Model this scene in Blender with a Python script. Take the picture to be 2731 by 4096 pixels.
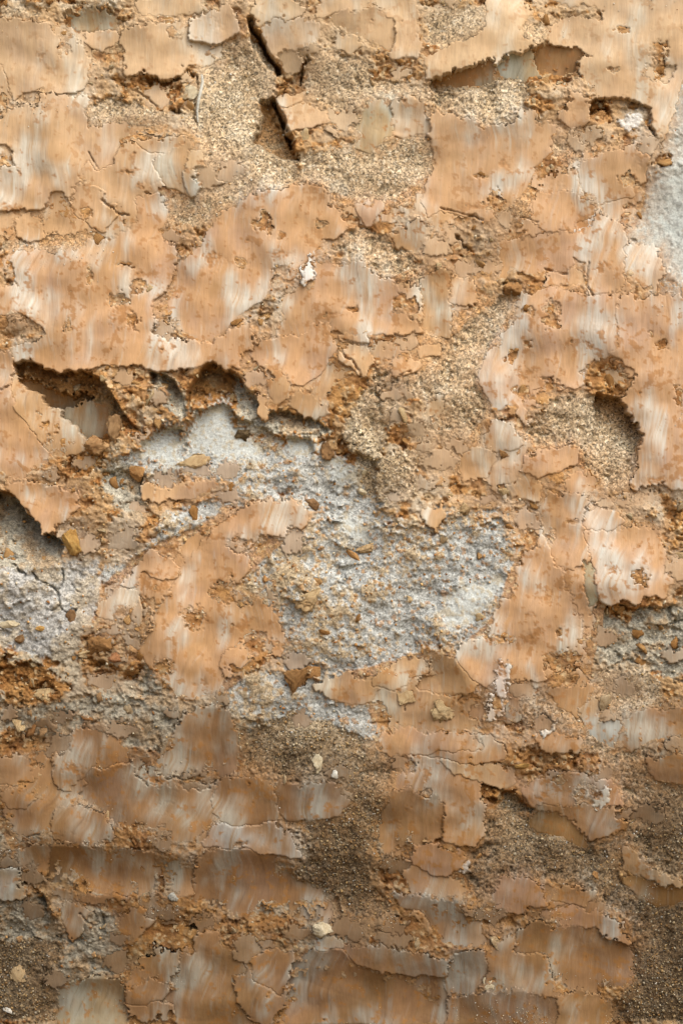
# Close view of a freshly dug earth bank: smeared clay slabs, torn clay, sand pockets, grey marl, loose clods.
import bpy, math, random
import numpy as np

for o in list(bpy.data.objects):
    bpy.data.objects.remove(o)
random.seed(7)
R = np.random.RandomState(7)
scene = bpy.context.scene
coll = scene.collection

# ------------------------------------------------------------------ camera, sky, sun, exposure
PX = 1.0 / 2731.0                 # one traced pixel in metres (the frame is 1.0 m x 1.5 m)
Z0 = 0.35                         # height of the frame's lower edge over the trench floor
CAM_D = 4.0
cam_d = bpy.data.cameras.new('camera')
cam_d.sensor_width = 36.0
cam_d.sensor_fit = 'VERTICAL'
cam_d.sensor_height = 36.0
cam_d.lens = 36.0 * CAM_D / 1.5
cam_d.clip_end = 400.0
cam = bpy.data.objects.new('camera', cam_d)
coll.objects.link(cam)
cam.location = (0.0, -CAM_D, Z0 + 0.75)
cam.rotation_euler = (math.radians(90), 0, 0)
scene.camera = cam

SUN_ELEV, SUN_AZ = 52.0, 34.0     # degrees; azimuth to the right of the wall's outward normal
sd = (math.sin(math.radians(SUN_AZ)) * math.cos(math.radians(SUN_ELEV)),
      -math.cos(math.radians(SUN_AZ)) * math.cos(math.radians(SUN_ELEV)),
      math.sin(math.radians(SUN_ELEV)))
world = bpy.data.worlds.new('World')
scene.world = world
world.use_nodes = True
wn = world.node_tree.nodes
wl = world.node_tree.links
sky = wn.new('ShaderNodeTexSky')
sky.sky_type = 'NISHITA'
sky.sun_disc = False
sky.sun_elevation = math.radians(SUN_ELEV)
sky.sun_rotation = math.radians(180 - SUN_AZ)
sky.air_density = 0.6
sky.dust_density = 6.0
sky.ozone_density = 0.6
wl.new(sky.outputs[0], wn['Background'].inputs[0])
wn['Background'].inputs[1].default_value = 0.135
sun_d = bpy.data.lights.new('sun', 'SUN')
sun_d.energy = 1.15
sun_d.angle = math.radians(75)
sun_d.color = (1.0, 0.98, 0.95)
sun = bpy.data.objects.new('sun', sun_d)
coll.objects.link(sun)
from mathutils import Vector
sun.rotation_euler = Vector(sd).to_track_quat('Z', 'Y').to_euler()
sun.location = (1, -3, 4)
scene.view_settings.view_transform = 'Standard'
scene.view_settings.look = 'None'
scene.view_settings.gamma = 1.0
scene.view_settings.exposure = 0.95
scene.render.engine = 'CYCLES'

# ------------------------------------------------------------------ helpers
f4 = np.float32
SAT, WB = 0.93, (0.93, 1.0, 0.98)


def lin(c, k=0.74):
    c = np.array(c, dtype=np.float64) / 255.0
    l = np.where(c <= 0.04045, c / 12.92, ((c + 0.055) / 1.055) ** 2.4)
    l = l * SAT + (1 - SAT) * (0.3 * l[0] + 0.6 * l[1] + 0.1 * l[2])
    return (l * k * np.array(WB)).astype(f4)


def sstep(a, b, x):
    t = np.clip((x - a) / (b - a), 0, 1)
    return t * t * (3 - 2 * t)


def hash2(ix, iy, seed):
    h = (ix.astype(np.int64) * 374761393 + iy.astype(np.int64) * 668265263 + seed * 974634541) & 0xFFFFFFFF
    h = ((h ^ (h >> 13)) * 1274126177) & 0xFFFFFFFF
    h = (h ^ (h >> 16)) & 0xFFFFFFFF
    return h


def rnd(h, k):
    h = (h * (2 * k + 1) + k * 362437 + 12345) & 0xFFFFFFFF
    h = ((h ^ (h >> 15)) * 2246822519) & 0xFFFFFFFF
    h = (h ^ (h >> 13)) & 0xFFFFFFFF
    return (h & 0xFFFFFF).astype(f4) / f4(0xFFFFFF)


_gt = R.rand(256) * 2 * math.pi
GX, GY = np.cos(_gt).astype(f4), np.sin(_gt).astype(f4)
_perm = np.concatenate([R.permutation(256)] * 2)


def perlin(x, y, seed=0):
    x = x + 17.31 * seed
    y = y - 9.77 * seed
    xi = np.floor(x).astype(np.int32)
    yi = np.floor(y).astype(np.int32)
    xf = (x - xi).astype(f4)
    yf = (y - yi).astype(f4)
    u = xf * xf * xf * (xf * (xf * 6 - 15) + 10)
    v = yf * yf * yf * (yf * (yf * 6 - 15) + 10)

    def g(dx, dy):
        i = _perm[_perm[(xi + dx) & 255] + ((yi + dy) & 255)]
        return GX[i] * (xf - dx) + GY[i] * (yf - dy)
    a = g(0, 0)
    b = g(1, 0)
    c = g(0, 1)
    d = g(1, 1)
    return ((a + (b - a) * u) * (1 - v) + (c + (d - c) * u) * v) * f4(1.45)


def fbm(x, y, s, octs, seed=0, gain=0.5):
    r = np.zeros(np.broadcast(x, y).shape, f4)
    a = 1.0
    for i in range(octs):
        r += f4(a) * perlin(x / s, y / s, seed + i * 3)
        s *= 0.5
        a *= gain
    return r


def worley(x, y, s, seed):
    """nearest-cell data: F1, F2, cell random a, tilted facet height t (-1..1)"""
    x = x / s
    y = y / s
    xi = np.floor(x).astype(np.int32)
    yi = np.floor(y).astype(np.int32)
    F1 = np.full(x.shape, 9, f4)
    F2 = np.full(x.shape, 9, f4)
    A = np.zeros(x.shape, f4)
    T = np.zeros(x.shape, f4)
    for dx in (-1, 0, 1):
        for dy in (-1, 0, 1):
            h = hash2(xi + dx, yi + dy, seed)
            ex = (x - (xi + dx) - rnd(h, 1)).astype(f4)
            ey = (y - (yi + dy) - rnd(h, 2)).astype(f4)
            d = ex * ex + ey * ey
            m = d < F1
            F2 = np.where(m, F1, np.minimum(F2, d))
            ra = rnd(h, 3)
            t = (rnd(h, 4) - 0.5) * 1.5 * ex + (rnd(h, 5) - 0.35) * 1.5 * ey + (ra - 0.5) * 1.7
            A = np.where(m, ra, A)
            T = np.where(m, t, T)
            F1 = np.where(m, d, F1)
    return np.sqrt(F1), np.sqrt(F2), A, T


def sdf(px, py, poly):
    """signed distance in pixels, positive inside"""
    n = len(poly)
    d = np.full(px.shape, 1e12, f4)
    ins = np.zeros(px.shape, bool)
    for i in range(n):
        x1, y1 = poly[i]
        x2, y2 = poly[(i + 1) % n]
        ex, ey = x2 - x1, y2 - y1
        L = ex * ex + ey * ey + 1e-9
        wx = px - x1
        wy = py - y1
        t = np.clip((wx * ex + wy * ey) / L, 0, 1)
        d = np.minimum(d, (wx - ex * t) ** 2 + (wy - ey * t) ** 2)
        if y1 != y2:
            c = (py >= min(y1, y2)) & (py < max(y1, y2)) & (px < ex * (py - y1) / ey + x1)
            ins ^= c
    d = np.sqrt(d)
    return np.where(ins, d, -d)


TILE = {a + b: (ox, oy) for a, ox in (('0', 0), ('1', 900), ('2', 1731))
        for b, oy in (('0', 0), ('1', 1000), ('2', 2000), ('3', 3000))}


def P(tile, s):
    ox, oy = TILE[tile]
    out = []
    for w in s.split():
        a, b = w.split(',')
        out.append((ox + float(a) / 1.568, oy + float(b) / 1.568))
    return out


# ------------------------------------------------------------------ materials
def earth_mat(name, rough, bump_scale, bump, streak=False, spec=0.25, cvar=0.22, grains=False):
    m = bpy.data.materials.new(name)
    m.use_nodes = True
    n = m.node_tree.nodes
    l = m.node_tree.links
    b = n['Principled BSDF']
    at = n.new('ShaderNodeAttribute')
    at.attribute_name = 'tint'
    tc = n.new('ShaderNodeTexCoord')
    mp = n.new('ShaderNodeMapping')
    l.new(tc.outputs['Object'], mp.inputs[0])
    if streak:
        mp.inputs['Scale'].default_value = (1, 1, 0.09)
    nz = n.new('ShaderNodeTexNoise')
    nz.inputs['Scale'].default_value = bump_scale
    nz.inputs['Detail'].default_value = 5
    nz.inputs['Roughness'].default_value = 0.65
    l.new(mp.outputs[0], nz.inputs['Vector'])
    mr = n.new('ShaderNodeMapRange')
    mr.inputs[1].default_value = 0.25
    mr.inputs[2].default_value = 0.75
    mr.inputs[3].default_value = 1 - cvar
    mr.inputs[4].default_value = 1 + cvar
    l.new(nz.outputs[0], mr.inputs[0])
    mx = n.new('ShaderNodeVectorMath')
    mx.operation = 'SCALE'
    l.new(at.outputs['Color'], mx.inputs[0])
    l.new(mr.outputs[0], mx.inputs['Scale'])
    if grains:
        vo = n.new('ShaderNodeTexVoronoi')
        vo.inputs['Scale'].default_value = 470
        l.new(tc.outputs['Object'], vo.inputs['Vector'])
        se = n.new('ShaderNodeSeparateColor')
        l.new(vo.outputs['Color'], se.inputs[0])
        vr = n.new('ShaderNodeMapRange')
        vr.inputs[3].default_value = 0.30
        vr.inputs[4].default_value = 1.68
        l.new(se.outputs[0], vr.inputs[0])
        one = n.new('ShaderNodeMix')
        one.inputs['A'].default_value = 1.0
        l.new(at.outputs['Alpha'], one.inputs['Factor'])
        l.new(vr.outputs[0], one.inputs['B'])
        m2 = n.new('ShaderNodeVectorMath')
        m2.operation = 'SCALE'
        l.new(mx.outputs[0], m2.inputs[0])
        l.new(one.outputs['Result'], m2.inputs['Scale'])
        mx = m2
    l.new(mx.outputs[0], b.inputs['Base Color'])
    b.inputs['Roughness'].default_value = rough
    b.inputs['Specular IOR Level'].default_value = spec
    bp = n.new('ShaderNodeBump')
    bp.inputs['Strength'].default_value = bump
    bp.inputs['Distance'].default_value = 0.0012 if name != 'loose_clod' else 0.002
    nz2 = n.new('ShaderNodeTexNoise')
    nz2.inputs['Scale'].default_value = bump_scale * 1.7
    nz2.inputs['Detail'].default_value = 4
    l.new(mp.outputs[0], nz2.inputs['Vector'])
    l.new(nz2.outputs[0], bp.inputs['Height'])
    l.new(bp.outputs[0], b.inputs['Normal'])
    return m


M_EARTH = earth_mat('broken_earth', 0.92, 420, 0.55, False, 0.15, 0.22, True)
M_SLAB = earth_mat('smeared_clay', 0.78, 230, 0.3, True, 0.12, 0.12)
M_CLOD = earth_mat('loose_clod', 0.95, 300, 0.7, False, 0.08, 0.24)
M_GRAIN = earth_mat('sand_grain', 0.85, 500, 0.1, False, 0.25, 0.1)

# ------------------------------------------------------------------ the grid over the bank's face (traced pixels)
STEP = 4.1


def axis(lo, hi, outlo, outhi, cap=34.0, g=1.045):
    mid = np.arange(lo, hi + STEP, STEP)
    a = []
    s, x = STEP, lo
    while x > outlo:
        s = min(cap, s * g)
        x -= s
        a.append(x)
    b = []
    s, x = STEP, mid[-1]
    while x < outhi:
        s = min(cap, s * g)
        x += s
        b.append(x)
    return np.concatenate([np.array(a[::-1]), mid, np.array(b)])


xs = axis(-24, 2755, -1500, 4231)
ys = axis(-24, 4120, -1100, 4096 + Z0 / PX + 40)
NX, NY = len(xs), len(ys)
GXX, GYY = np.meshgrid(xs.astype(f4), ys.astype(f4))
spacing = np.maximum(np.gradient(xs)[None, :], np.gradient(ys)[:, None]).astype(f4)


def att(size):            # fade detail smaller than the local grid can carry
    return np.clip(size / (spacing * 2.2), 0, 1)


# jagged outlines: every traced outline is read through this warp
n_lo0 = fbm(GXX, GYY, 420, 3, 51)
low = sstep(2150, 3500, GYY + 420 * n_lo0 - .12 * (GXX - 1300))[..., None]            # rises towards the bottom; colours get darker with it
w1x = fbm(GXX, GYY, 95, 2, 11)
w1y = fbm(GXX, GYY, 95, 2, 21)
w2x = fbm(GXX, GYY, 26, 3, 31, 0.6)
w2y = fbm(GXX, GYY, 26, 3, 41, 0.6)
wv = .22 + 1.25 * sstep(-.5, .55, perlin(GXX / 150, GYY / 150, 171) + .4 * perlin(GXX / 60, GYY / 60, 172))
UX = GXX + 13 * w1x + 7.0 * w2x * wv
UY = GYY + 13 * w1y + 7.0 * w2y * wv
n_lo = fbm(GXX, GYY, 420, 3, 51)
n_hue = fbm(GXX, GYY, 260, 3, 151, .55)
n_pal = fbm(GXX, GYY * .7, 190, 3, 161, .55)
n_mid = fbm(GXX, GYY, 120, 3, 61)
n_fine = fbm(GXX, GYY, 34, 3, 71, 0.6)
n_tiny = fbm(GXX, GYY, 13, 2, 81, 0.6)
def streaks(X, Y, a):
    return (perlin(X / 13, Y / 150, a) + .8 * perlin(X / 6.5, Y / 95, a + 1) + .7 * perlin(X / 38, Y / 170, a + 2)) * .62


LX = GXX + .10 * (GYY - 2000) + .10 * np.clip(GYY - 2600, 0, None) * (1 - sstep(900, 1700, GXX)) + 55 * n_lo + 4 * w1x
LY = GYY - .10 * GXX
STK = [.7 * perlin(LX / 20, LY / 190, 300) + 0.55 * perlin(LX / 10, LY / 170, 301) + 0.3 * perlin(LX / 5.5, LY / 120, 302),
       perlin(LX / 62, LY / 190, 303) + 0.6 * perlin(LX / 24, LY / 110, 304)] + [streaks(LX, LY, 310 + 10 * k_) for k_ in range(3)]
big1 = worley(UX / 1.5, UY, 74, 1)
big2 = worley(GXX / 1.35 + 9 * w2x, GYY + 9 * w2y, 30, 2)
sm = worley(GXX + 2 * n_tiny, GYY, 13.5, 3)
gr = worley(GXX, GYY, 8.6, 4)

# ------------------------------------------------------------------ what lies where (traced from the photograph)
# ground classes: rough tan earth (default), sand, marl, torn orange clay, grey earth
REG = []      # (class, polygon, edge softness px, mean shift mm)


def reg(c, t, s, soft=14, dz=0.0):
    REG.append((c, P(t, s), soft, dz))


reg('sand', '10', '-60,250 200,200 330,460 300,600 200,640 300,800 440,960 480,1140 300,1200 0,1330 -380,1310 -360,1180 -100,1100 -240,760 -180,520 -150,380', 20, -5)
reg('sand', '10', '600,300 790,320 920,400 920,500 1060,500 1300,530 1560,540 1700,470 1900,440 1900,600 1830,740 1700,800 1500,740 1250,640 1000,640 800,720 560,600 500,540 520,380', 16, -6)
reg('sand', '10', '480,960 900,880 1060,860 1200,830 1330,900 1340,1040 1200,1230 1180,1320 960,1300 740,1310 640,1230 480,1130', 22, -3)
reg('sand', '10', '720,1450 850,1420 920,1440 1060,1500 1140,1568 1300,1700 1320,1770 1220,1830 1060,1780 950,1690 830,1630 700,1560', 14, -9)
reg('sand', '20', '-10,60 130,20 330,30 330,150 200,230 40,300 -60,230', 20, -2)
reg('sand', '20', '520,130 700,140 730,240 640,280 600,200', 12, -4)
reg('sand', '20', '560,1200 640,1230 620,1380 480,1330 500,1260', 12, -4)
reg('sand', '20', '740,870 930,900 940,1050 860,1100 780,1040', 14, -4)
reg('sand', '21', '-560,800 -330,760 -180,600 -60,500 60,540 200,300 420,280 540,330 520,470 420,600 320,660 290,810 340,900 360,1010 350,1150 300,1210 100,1210 -10,1150 -40,1000 -100,900 -200,960 -320,1200 -340,1568 -420,1600 -480,1300 -560,1120 -560,1000', 18, -6)
reg('sand', '11', '730,1150 800,1120 900,1200 1000,1290 1100,1240 1220,1260 1200,1400 1180,1568 960,1620 930,1500 960,1330 780,1260', 12, 10)
reg('sand', '21', '760,900 880,860 1010,900 1210,930 1250,1010 1330,1150 1290,1360 1240,1500 1100,1520 1000,1400 880,1330 890,1220 620,1250 560,1150 640,1060', 14, -10)
reg('sand', '00', '540,640 700,600 960,660 1060,740 1040,780 760,770 560,790 530,720', 14, -3)
reg('sand', '00', '690,1010 840,960 1000,1080 900,1140 860,1200 760,1180 700,1080', 14, -3)
reg('sand', '00', '270,1300 400,1250 480,1400 560,1460 480,1568 0,1568 0,1500 260,1470', 20, -4)
reg('sand', '00', '1010,1230 1200,1240 1568,1200 1440,1320 1250,1420 1020,1400', 20, -3)
reg('sand', '00', '0,20 250,80 250,110 0,100', 10, -2)
# pale marl
reg('marl', '01', '620,1330 900,1230 980,1110 1100,1110 1150,1180 1240,1010 1400,940 1490,1090 1580,1160 1750,1160 1980,1170 2020,1260 2160,1310 2250,1400 2200,1500 2340,1560 2480,1700 2700,1760 2800,1640 2960,1660 3150,1680 3200,1800 3260,1880 3260,2060 3230,2180 3100,2280 3080,2430 2880,2470 2640,2530 2500,2600 2350,2670 2250,2680 2050,2670 1900,2580 1800,2580 1850,2460 1760,2360 1740,2260 1660,2180 1540,2170 1470,2090 1560,2020 1530,1890 1640,1770 1810,1800 1920,1760 1980,1650 1800,1560 1500,1560 1400,1440 1200,1380 900,1450 700,1400', 60, -4)
reg('marl', '02', '900,300 1000,160 1100,60 1300,0 1420,40 1300,170 1000,300 860,430 760,520 640,560 620,420 800,400', 22, 0)
reg('lilac', '02', '-80,400 100,400 300,400 600,360 640,540 620,700 520,820 480,980 300,1000 100,940 -80,900', 26, -3)
reg('marl', '02', '1380,1130 1568,1090 1800,1080 1950,1100 2050,1200 2200,1290 2350,1300 2350,1568 2200,1640 1900,1660 1700,1568 1510,1568 1490,1350 1350,1260', 30, -4)
reg('grey', '02', '900,900 960,1100 1080,1230 1400,1250 1130,1340 1120,1480 1040,1568 760,1568 800,1450 500,1350 450,1240 700,1200 880,1240', 20, -6)
reg('grey', '02', '-60,1300 200,1290 480,1260 500,1400 400,1500 160,1470 -60,1460', 24, -3)
reg('sand', '13', '120,-120 400,-220 700,-160 900,-60 1080,-20 1060,160 1030,300 1010,420 980,560 1000,720 960,800 900,780 960,980 1050,1000 980,1080 760,1070 690,960 560,880 440,830 420,700 560,660 430,520 370,460 560,470 720,430 820,350 740,220 640,190 480,220 300,190 110,110', 18, -7)
reg('sand', '23', '320,420 480,300 660,400 650,520 900,620 960,640 1000,570 1120,560 1240,430 1200,330 1150,220 1060,30 1250,-30 1400,20 1360,120 1440,210 1568,230 1800,230 1800,900 1700,860 1430,780 1270,650 1210,640 1250,780 1140,740 1240,860 1330,960 1430,1030 1700,1000 1700,1760 1150,1760 1130,1660 1280,1500 1280,1290 1240,1100 1060,960 830,870 700,860 560,810 440,820 380,960 280,960 160,830 180,700 280,640', 16, -8)
reg('sand', '23', '320,1380 480,1340 640,1300 740,1330 800,1490 640,1560 350,1570 300,1500', 26, -4)
reg('sand', '22', '980,1100 1100,1060 1300,1050 1420,1130 1440,1300 1200,1350 1050,1250 980,1180', 26, -2)
reg('sand', '22', '540,1260 700,1220 820,1340 760,1400 600,1420 540,1360', 18, -5)
reg('sand', '22', '640,1400 960,1340 1180,1500 1160,1600 1060,1620 900,1500', 24, -4)
reg('sand', '03', '-80,1240 340,1160 370,1260 350,1400 270,1470 330,1560 320,1760 -80,1760', 20, -6)
reg('grey', '03', '-40,960 250,940 280,1040 360,1160 340,1240 -40,1240', 18, -10)
reg('grey', '03', '380,1180 560,1010 640,1000 720,1100 760,1180 740,1480 620,1490 440,1510 360,1540 340,1440 370,1300', 18, -3)
reg('grey', '03', '-40,380 100,370 330,360 330,500 290,600 100,620 -40,700', 24, -3)
reg('grey', '22', '940,740 1050,640 1150,740 1568,620 1700,620 1700,1080 1500,1120 1300,1060 1080,1060 980,1000 940,900', 22, -8)
reg('grey', '13', '480,1130 720,1150 760,1260 560,1290 430,1330 400,1260', 16, -6)
reg('chalk', '22', '400,1180 440,1030 480,1030 470,1160 400,1360 360,1360 370,1270', 8, 2)
reg('chalk', '22', '690,1450 760,1400 770,1450 710,1490', 8, 3)
reg('chalk', '13', '1150,820 1200,710 1260,690 1280,790 1210,880', 10, 5)
reg('chalk', '23', '1010,330 1090,260 1090,340 1060,360', 8, 5)
reg('chalk', '23', '180,740 230,720 240,780 180,790', 8, 4)
reg('chalk', '20', '1180,760 1260,680 1340,720 1300,800 1200,810', 14, 4)
reg('chalk', '21', '920,790 960,710 1000,760 960,830', 10, 5)
reg('chalk', '11', '640,900 660,830 690,880 690,950', 8, 4)
reg('chalk', '20', '860,1390 940,1320 1020,1340 1010,1440 930,1480 870,1450', 12, -1)
reg('greyblue', '20', '1420,760 1450,960 1380,1040 1330,1100 1320,1300 1250,1400 1230,1568 1300,1680 1440,1780 1640,1900 1640,300 1540,420 1480,600', 50, 2)
reg('greyblue', '21', '1400,-20 1640,-20 1640,330 1480,320 1430,200', 20, 0)
reg('grey', '02', '-80,-60 60,-20 140,20 210,130 320,220 420,280 390,370 260,440 -80,430', 16, -4)
reg('grey', '01', '930,760 1010,750 1110,820 1160,930 1190,1010 1130,1080 1040,1010 1020,900 930,830', 14, 0)
reg('grey', '11', '50,790 130,850 200,930 260,1000 330,1010 450,1030 600,1050 650,1120 600,1180 330,1160 240,1165 150,1150 90,1080 60,950', 14, 0)
reg('grey', '01', '640,1340 780,1330 900,1430 900,1568 890,1700 820,1690 640,1500', 16, -4)
for s_ in ('900,1230 980,1130 1100,1110 1150,1180 1140,1370 1050,1380 960,1320 880,1290', '1170,1180 1230,1030 1400,950 1490,1080 1560,1180 1640,1220 1620,1330 1500,1300 1400,1340 1300,1260 1200,1270',
           '1740,1180 1900,1160 2020,1210 2010,1280 1900,1300 1760,1260', '2060,1290 2180,1340 2220,1430 2140,1480 2060,1400', '2120,1700 2200,1650 2330,1760 2300,1850 2160,1800', '2760,2250 2900,2100 3180,2040 3200,2120 3080,2200 2960,2330 2800,2380'):
    reg('snow', '01', s_, 34, -5)
# torn orange clay
for t, s in (('02', '520,900 580,840 740,800 880,860 900,960 870,1100 780,1130 540,1040'),
             ('02', '-60,1010 160,1000 300,1060 450,1180 340,1290 120,1290 -60,1180'),
             ('02', '-60,1440 160,1470 260,1500 340,1568 0,1640 -60,1600'),
             ('03', '870,1090 1040,1080 1240,1120 1240,1300 1120,1330 1110,1460 900,1470 760,1360 750,1240 840,1200'),
             ('03', '640,980 760,930 960,960 1200,950 1330,1040 1250,1100 900,1080 700,1040'),
             ('03', '820,520 1030,560 1040,660 760,650 600,640 640,560'),
             ('03', '-40,210 120,230 220,310 360,280 320,120 200,60 180,200'),
             ('11', '640,560 720,500 880,500 1000,540 980,700 920,780 890,880 820,940 780,1040 680,1020 640,900 520,850 560,780 660,700'),
             ('11', '1090,520 1220,520 1230,640 1130,680 980,620 960,540'),
             ('21', '370,200 480,150 720,140 720,240 540,280 420,270'),
             ('21', '360,970 480,980 560,1060 620,1080 480,1060 380,1040'),
             ('21', '940,720 1040,650 1280,690 1250,830 1200,900 1040,920 960,850'),
             ('21', '400,1260 540,1240 520,1320 420,1310'), ('21', '700,1390 800,1350 850,1440 820,1480 730,1450'),
             ('22', '1050,650 1150,590 1420,580 1440,640 1300,680 1250,760 1120,740'),
             ('22', '700,980 840,950 950,1040 900,1140 750,1190 690,1100'),
             ('22', '1440,20 1568,40 1640,100 1640,240 1500,210'),
             ('00', '520,210 800,180 820,380 660,380 560,330'), ('00', '860,450 1180,380 1240,440 1140,580 1000,680 880,560 820,520'),
             ('00', '270,1180 420,1170 460,1280 480,1400 420,1420 330,1340 280,1280'),
             ('00', '800,860 900,900 960,980 1060,1110 1000,1110 900,980 760,980 700,1000 740,870'),
             ('10', '330,360 520,330 470,520 520,560 380,640 320,560'), ('10', '920,340 1040,290 1060,480 960,480'),
             ('10', '1050,350 1240,350 1270,470 1100,500'), ('10', '-40,60 60,40 180,100 240,260 100,220 40,200'),
             ('23', '530,20 680,-20 1040,20 1040,160 900,130 760,140 640,200 560,200'),
             ('23', '370,1010 620,1000 720,1040 560,1100 400,1090'),
             ('13', '-60,1090 180,1080 400,1080 490,1130 420,1280 100,1320 -40,1280'),
             ('13', '1020,1060 1240,1040 1420,1130 1480,1190 1420,1320 1180,1310 1030,1240'),
             ('13', '980,720 1100,690 1140,850 1100,960 960,800'),
             ('12', '960,1260 1150,1230 1500,1280 1600,1400 1500,1440 1250,1470 1000,1380'),
             ('20', '960,640 1100,600 1140,720 1000,800 900,800'), ('20', '1340,1040 1480,960 1480,1040'),
             ('20', '640,1060 720,1000 790,1120 700,1140'),
             ('01', '700,740 860,720 950,800 960,960 840,940 720,870'),
             ('01', '340,1300 560,1240 700,1260 540,1420 400,1440 300,1400'),
             ('22', '0,1370 300,1340 560,1400 620,1440 400,1420 120,1460 0,1420')):
    reg('torn', t, s, 14, -5)

# hollows: (polygon, depth mm, how it is cut)  'top' = deepest under its upper rim, running out downwards
HOL = [(P('01', '80,700 200,680 300,715 400,755 520,760 640,800 700,880 760,1000 800,1050 930,1150 900,1180 780,1130 680,1190 600,1170 540,1180 470,1090 400,1010 290,950 280,880 150,840 90,770'), 62, 'top'),
       (P('01', '1190,850 1250,750 1340,690 1420,735 1480,770 1540,860 1540,1060 1480,1090 1440,960 1300,990 1200,1000 1140,940'), 70, 'top'),
       (P('01', '930,760 1010,760 1100,820 1150,930 1190,1000 1140,1070 1050,1010 1030,900 940,830'), 50, 'top'),
       (P('11', '60,800 130,850 200,930 260,1000 330,1010 450,1030 600,1050 650,1120 600,1190 330,1170 240,1170 150,1160 90,1090 70,950'), 48, 'top'),
       (P('01', '880,1230 980,1100 1150,1120 1240,1000 1400,950 1580,1080 1750,1160 1950,1170 2000,1280 1850,1400 1500,1440 1200,1380 900,1400'), 30, 'top'),
       (P('02', '-60,-80 60,-40 130,20 210,130 320,220 400,280 380,360 260,430 200,440 100,400 -60,420'), 95, 'top'),
       (P('10', '200,600 320,600 360,700 420,860 460,960 440,1000 380,980 250,960 160,880 200,760'), 46, 'flat'),
       (P('10', '160,90 205,180 270,290 350,410 330,490 250,430 150,260'), 46, 'top'),
       (P('10', '480,330 520,340 500,430 475,540 440,520 460,420'), 22, 'flat'),
       (P('20', '-10,490 130,460 260,400 370,385 430,400 480,350 640,300 740,265 900,262 960,290 930,420 800,480 600,490 400,470 200,540 -10,540'), 26, 'top'),
       (P('20', '960,650 1000,600 1130,590 1300,610 1390,680 1410,880 1440,980 1360,960 1330,800 1240,800 1000,820 920,800'), 20, 'top'),
       (P('21', '350,210 470,190 700,230 640,260 470,290 380,270'), 24, 'top'),
       (P('21', '1010,880 1210,930 1260,1020 1325,1150 1290,1350 1150,1300 1050,1160 1000,1050'), 44, 'top'),
       (P('21', '1010,900 1100,940 1130,1000 1020,1090 990,1010'), 26, 'top'),
       (P('21', '500,1320 560,1330 580,1390 680,1410 800,1380 830,1460 700,1440 560,1400'), 16, 'top'),
       (P('11', '730,1250 900,1310 980,1310 970,1370 800,1350 715,1300'), 40, 'top'),
       (P('11', '900,1050 1000,1080 1110,1060 1040,1130 920,1110'), 16, 'top'),
       (P('12', '1100,70 1240,90 1330,180 1250,170 1130,110'), 16, 'top'),
       (P('12', '1290,1410 1400,1390 1480,1410 1420,1450 1310,1460'), 30, 'top'),
       (P('12', '560,150 620,200 650,260 590,230'), 14, 'flat'),
       (P('12', '880,820 940,860 990,960 920,910'), 8, 'flat'),
       (P('22', '1030,600 1130,640 1280,680 1500,640 1500,760 1300,800 1150,860 1050,900 1020,800'), 20, 'top'),
       (P('22', '1430,790 1568,750 1640,740 1640,790 1500,810'), 18, 'top'),
       (P('03', '100,840 160,850 250,940 290,1040 270,1120 200,1000'), 26, 'top'),
       (P('03', '850,1110 1240,1130 1240,1300 1120,1320 1100,1420 920,1460 760,1340 780,1240 860,1200'), 34, 'top'),
       (P('03', '600,1050 680,1100 660,1180 600,1140'), 18, 'flat'),
       (P('03', '-30,210 60,220 200,300 160,320 60,260 -30,240'), 14, 'top'),
       (P('03', '820,530 900,530 1000,560 1020,620 880,610'), 14, 'top'),
       (P('03', '1120,590 1380,600 1350,650 1140,650'), 14, 'top'),
       (P('13', '340,440 380,500 470,530 540,640 480,700 440,640 400,560'), 16, 'top'),
       (P('13', '550,650 760,630 760,680 600,690'), 12, 'top'),
       (P('13', '1060,880 1120,910 1090,960 1040,960'), 22, 'flat'),
       (P('13', '400,1190 560,1180 700,1180 740,1220 560,1240 430,1270'), 16, 'top'),
       (P('23', '280,210 400,210 520,300 640,380 640,480 520,470 330,420 310,320'), 24, 'top'),
       (P('23', '950,560 1120,545 1220,500 1240,540 1100,600 980,620'), 24, 'top'),
       (P('23', '370,1010 640,1010 540,1080 400,1070'), 14, 'top'),
       (P('00', '430,90 600,25 760,90 830,160 700,150 560,170 450,150'), 18, 'top'),
       (P('00', '860,480 1180,400 1240,460 1130,590 1000,680 880,580'), 16, 'top'),
       (P('00', '690,480 800,560 960,640 940,680 760,620'), 10, 'top'),
       (P('00', '800,860 900,880 960,950 1060,1110 980,1060 860,960'), 12, 'top'),
       (P('00', '1020,1180 1160,1200 1140,1300 1060,1290'), 14, 'top'),
       (P('00', '620,1050 720,1080 780,1200 680,1160'), 12, 'top'),
       (P('02', '500,960 660,1000 680,1060 560,1060'), 22, 'flat'),
       (P('02', '720,1120 900,1000 960,1180 1100,1250 900,1260 800,1220'), 12, 'flat'),
       (P('01', '620,1400 760,1360 900,1430 900,1568 880,1700 820,1640 640,1480'), 18, 'top'),
       ]
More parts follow.
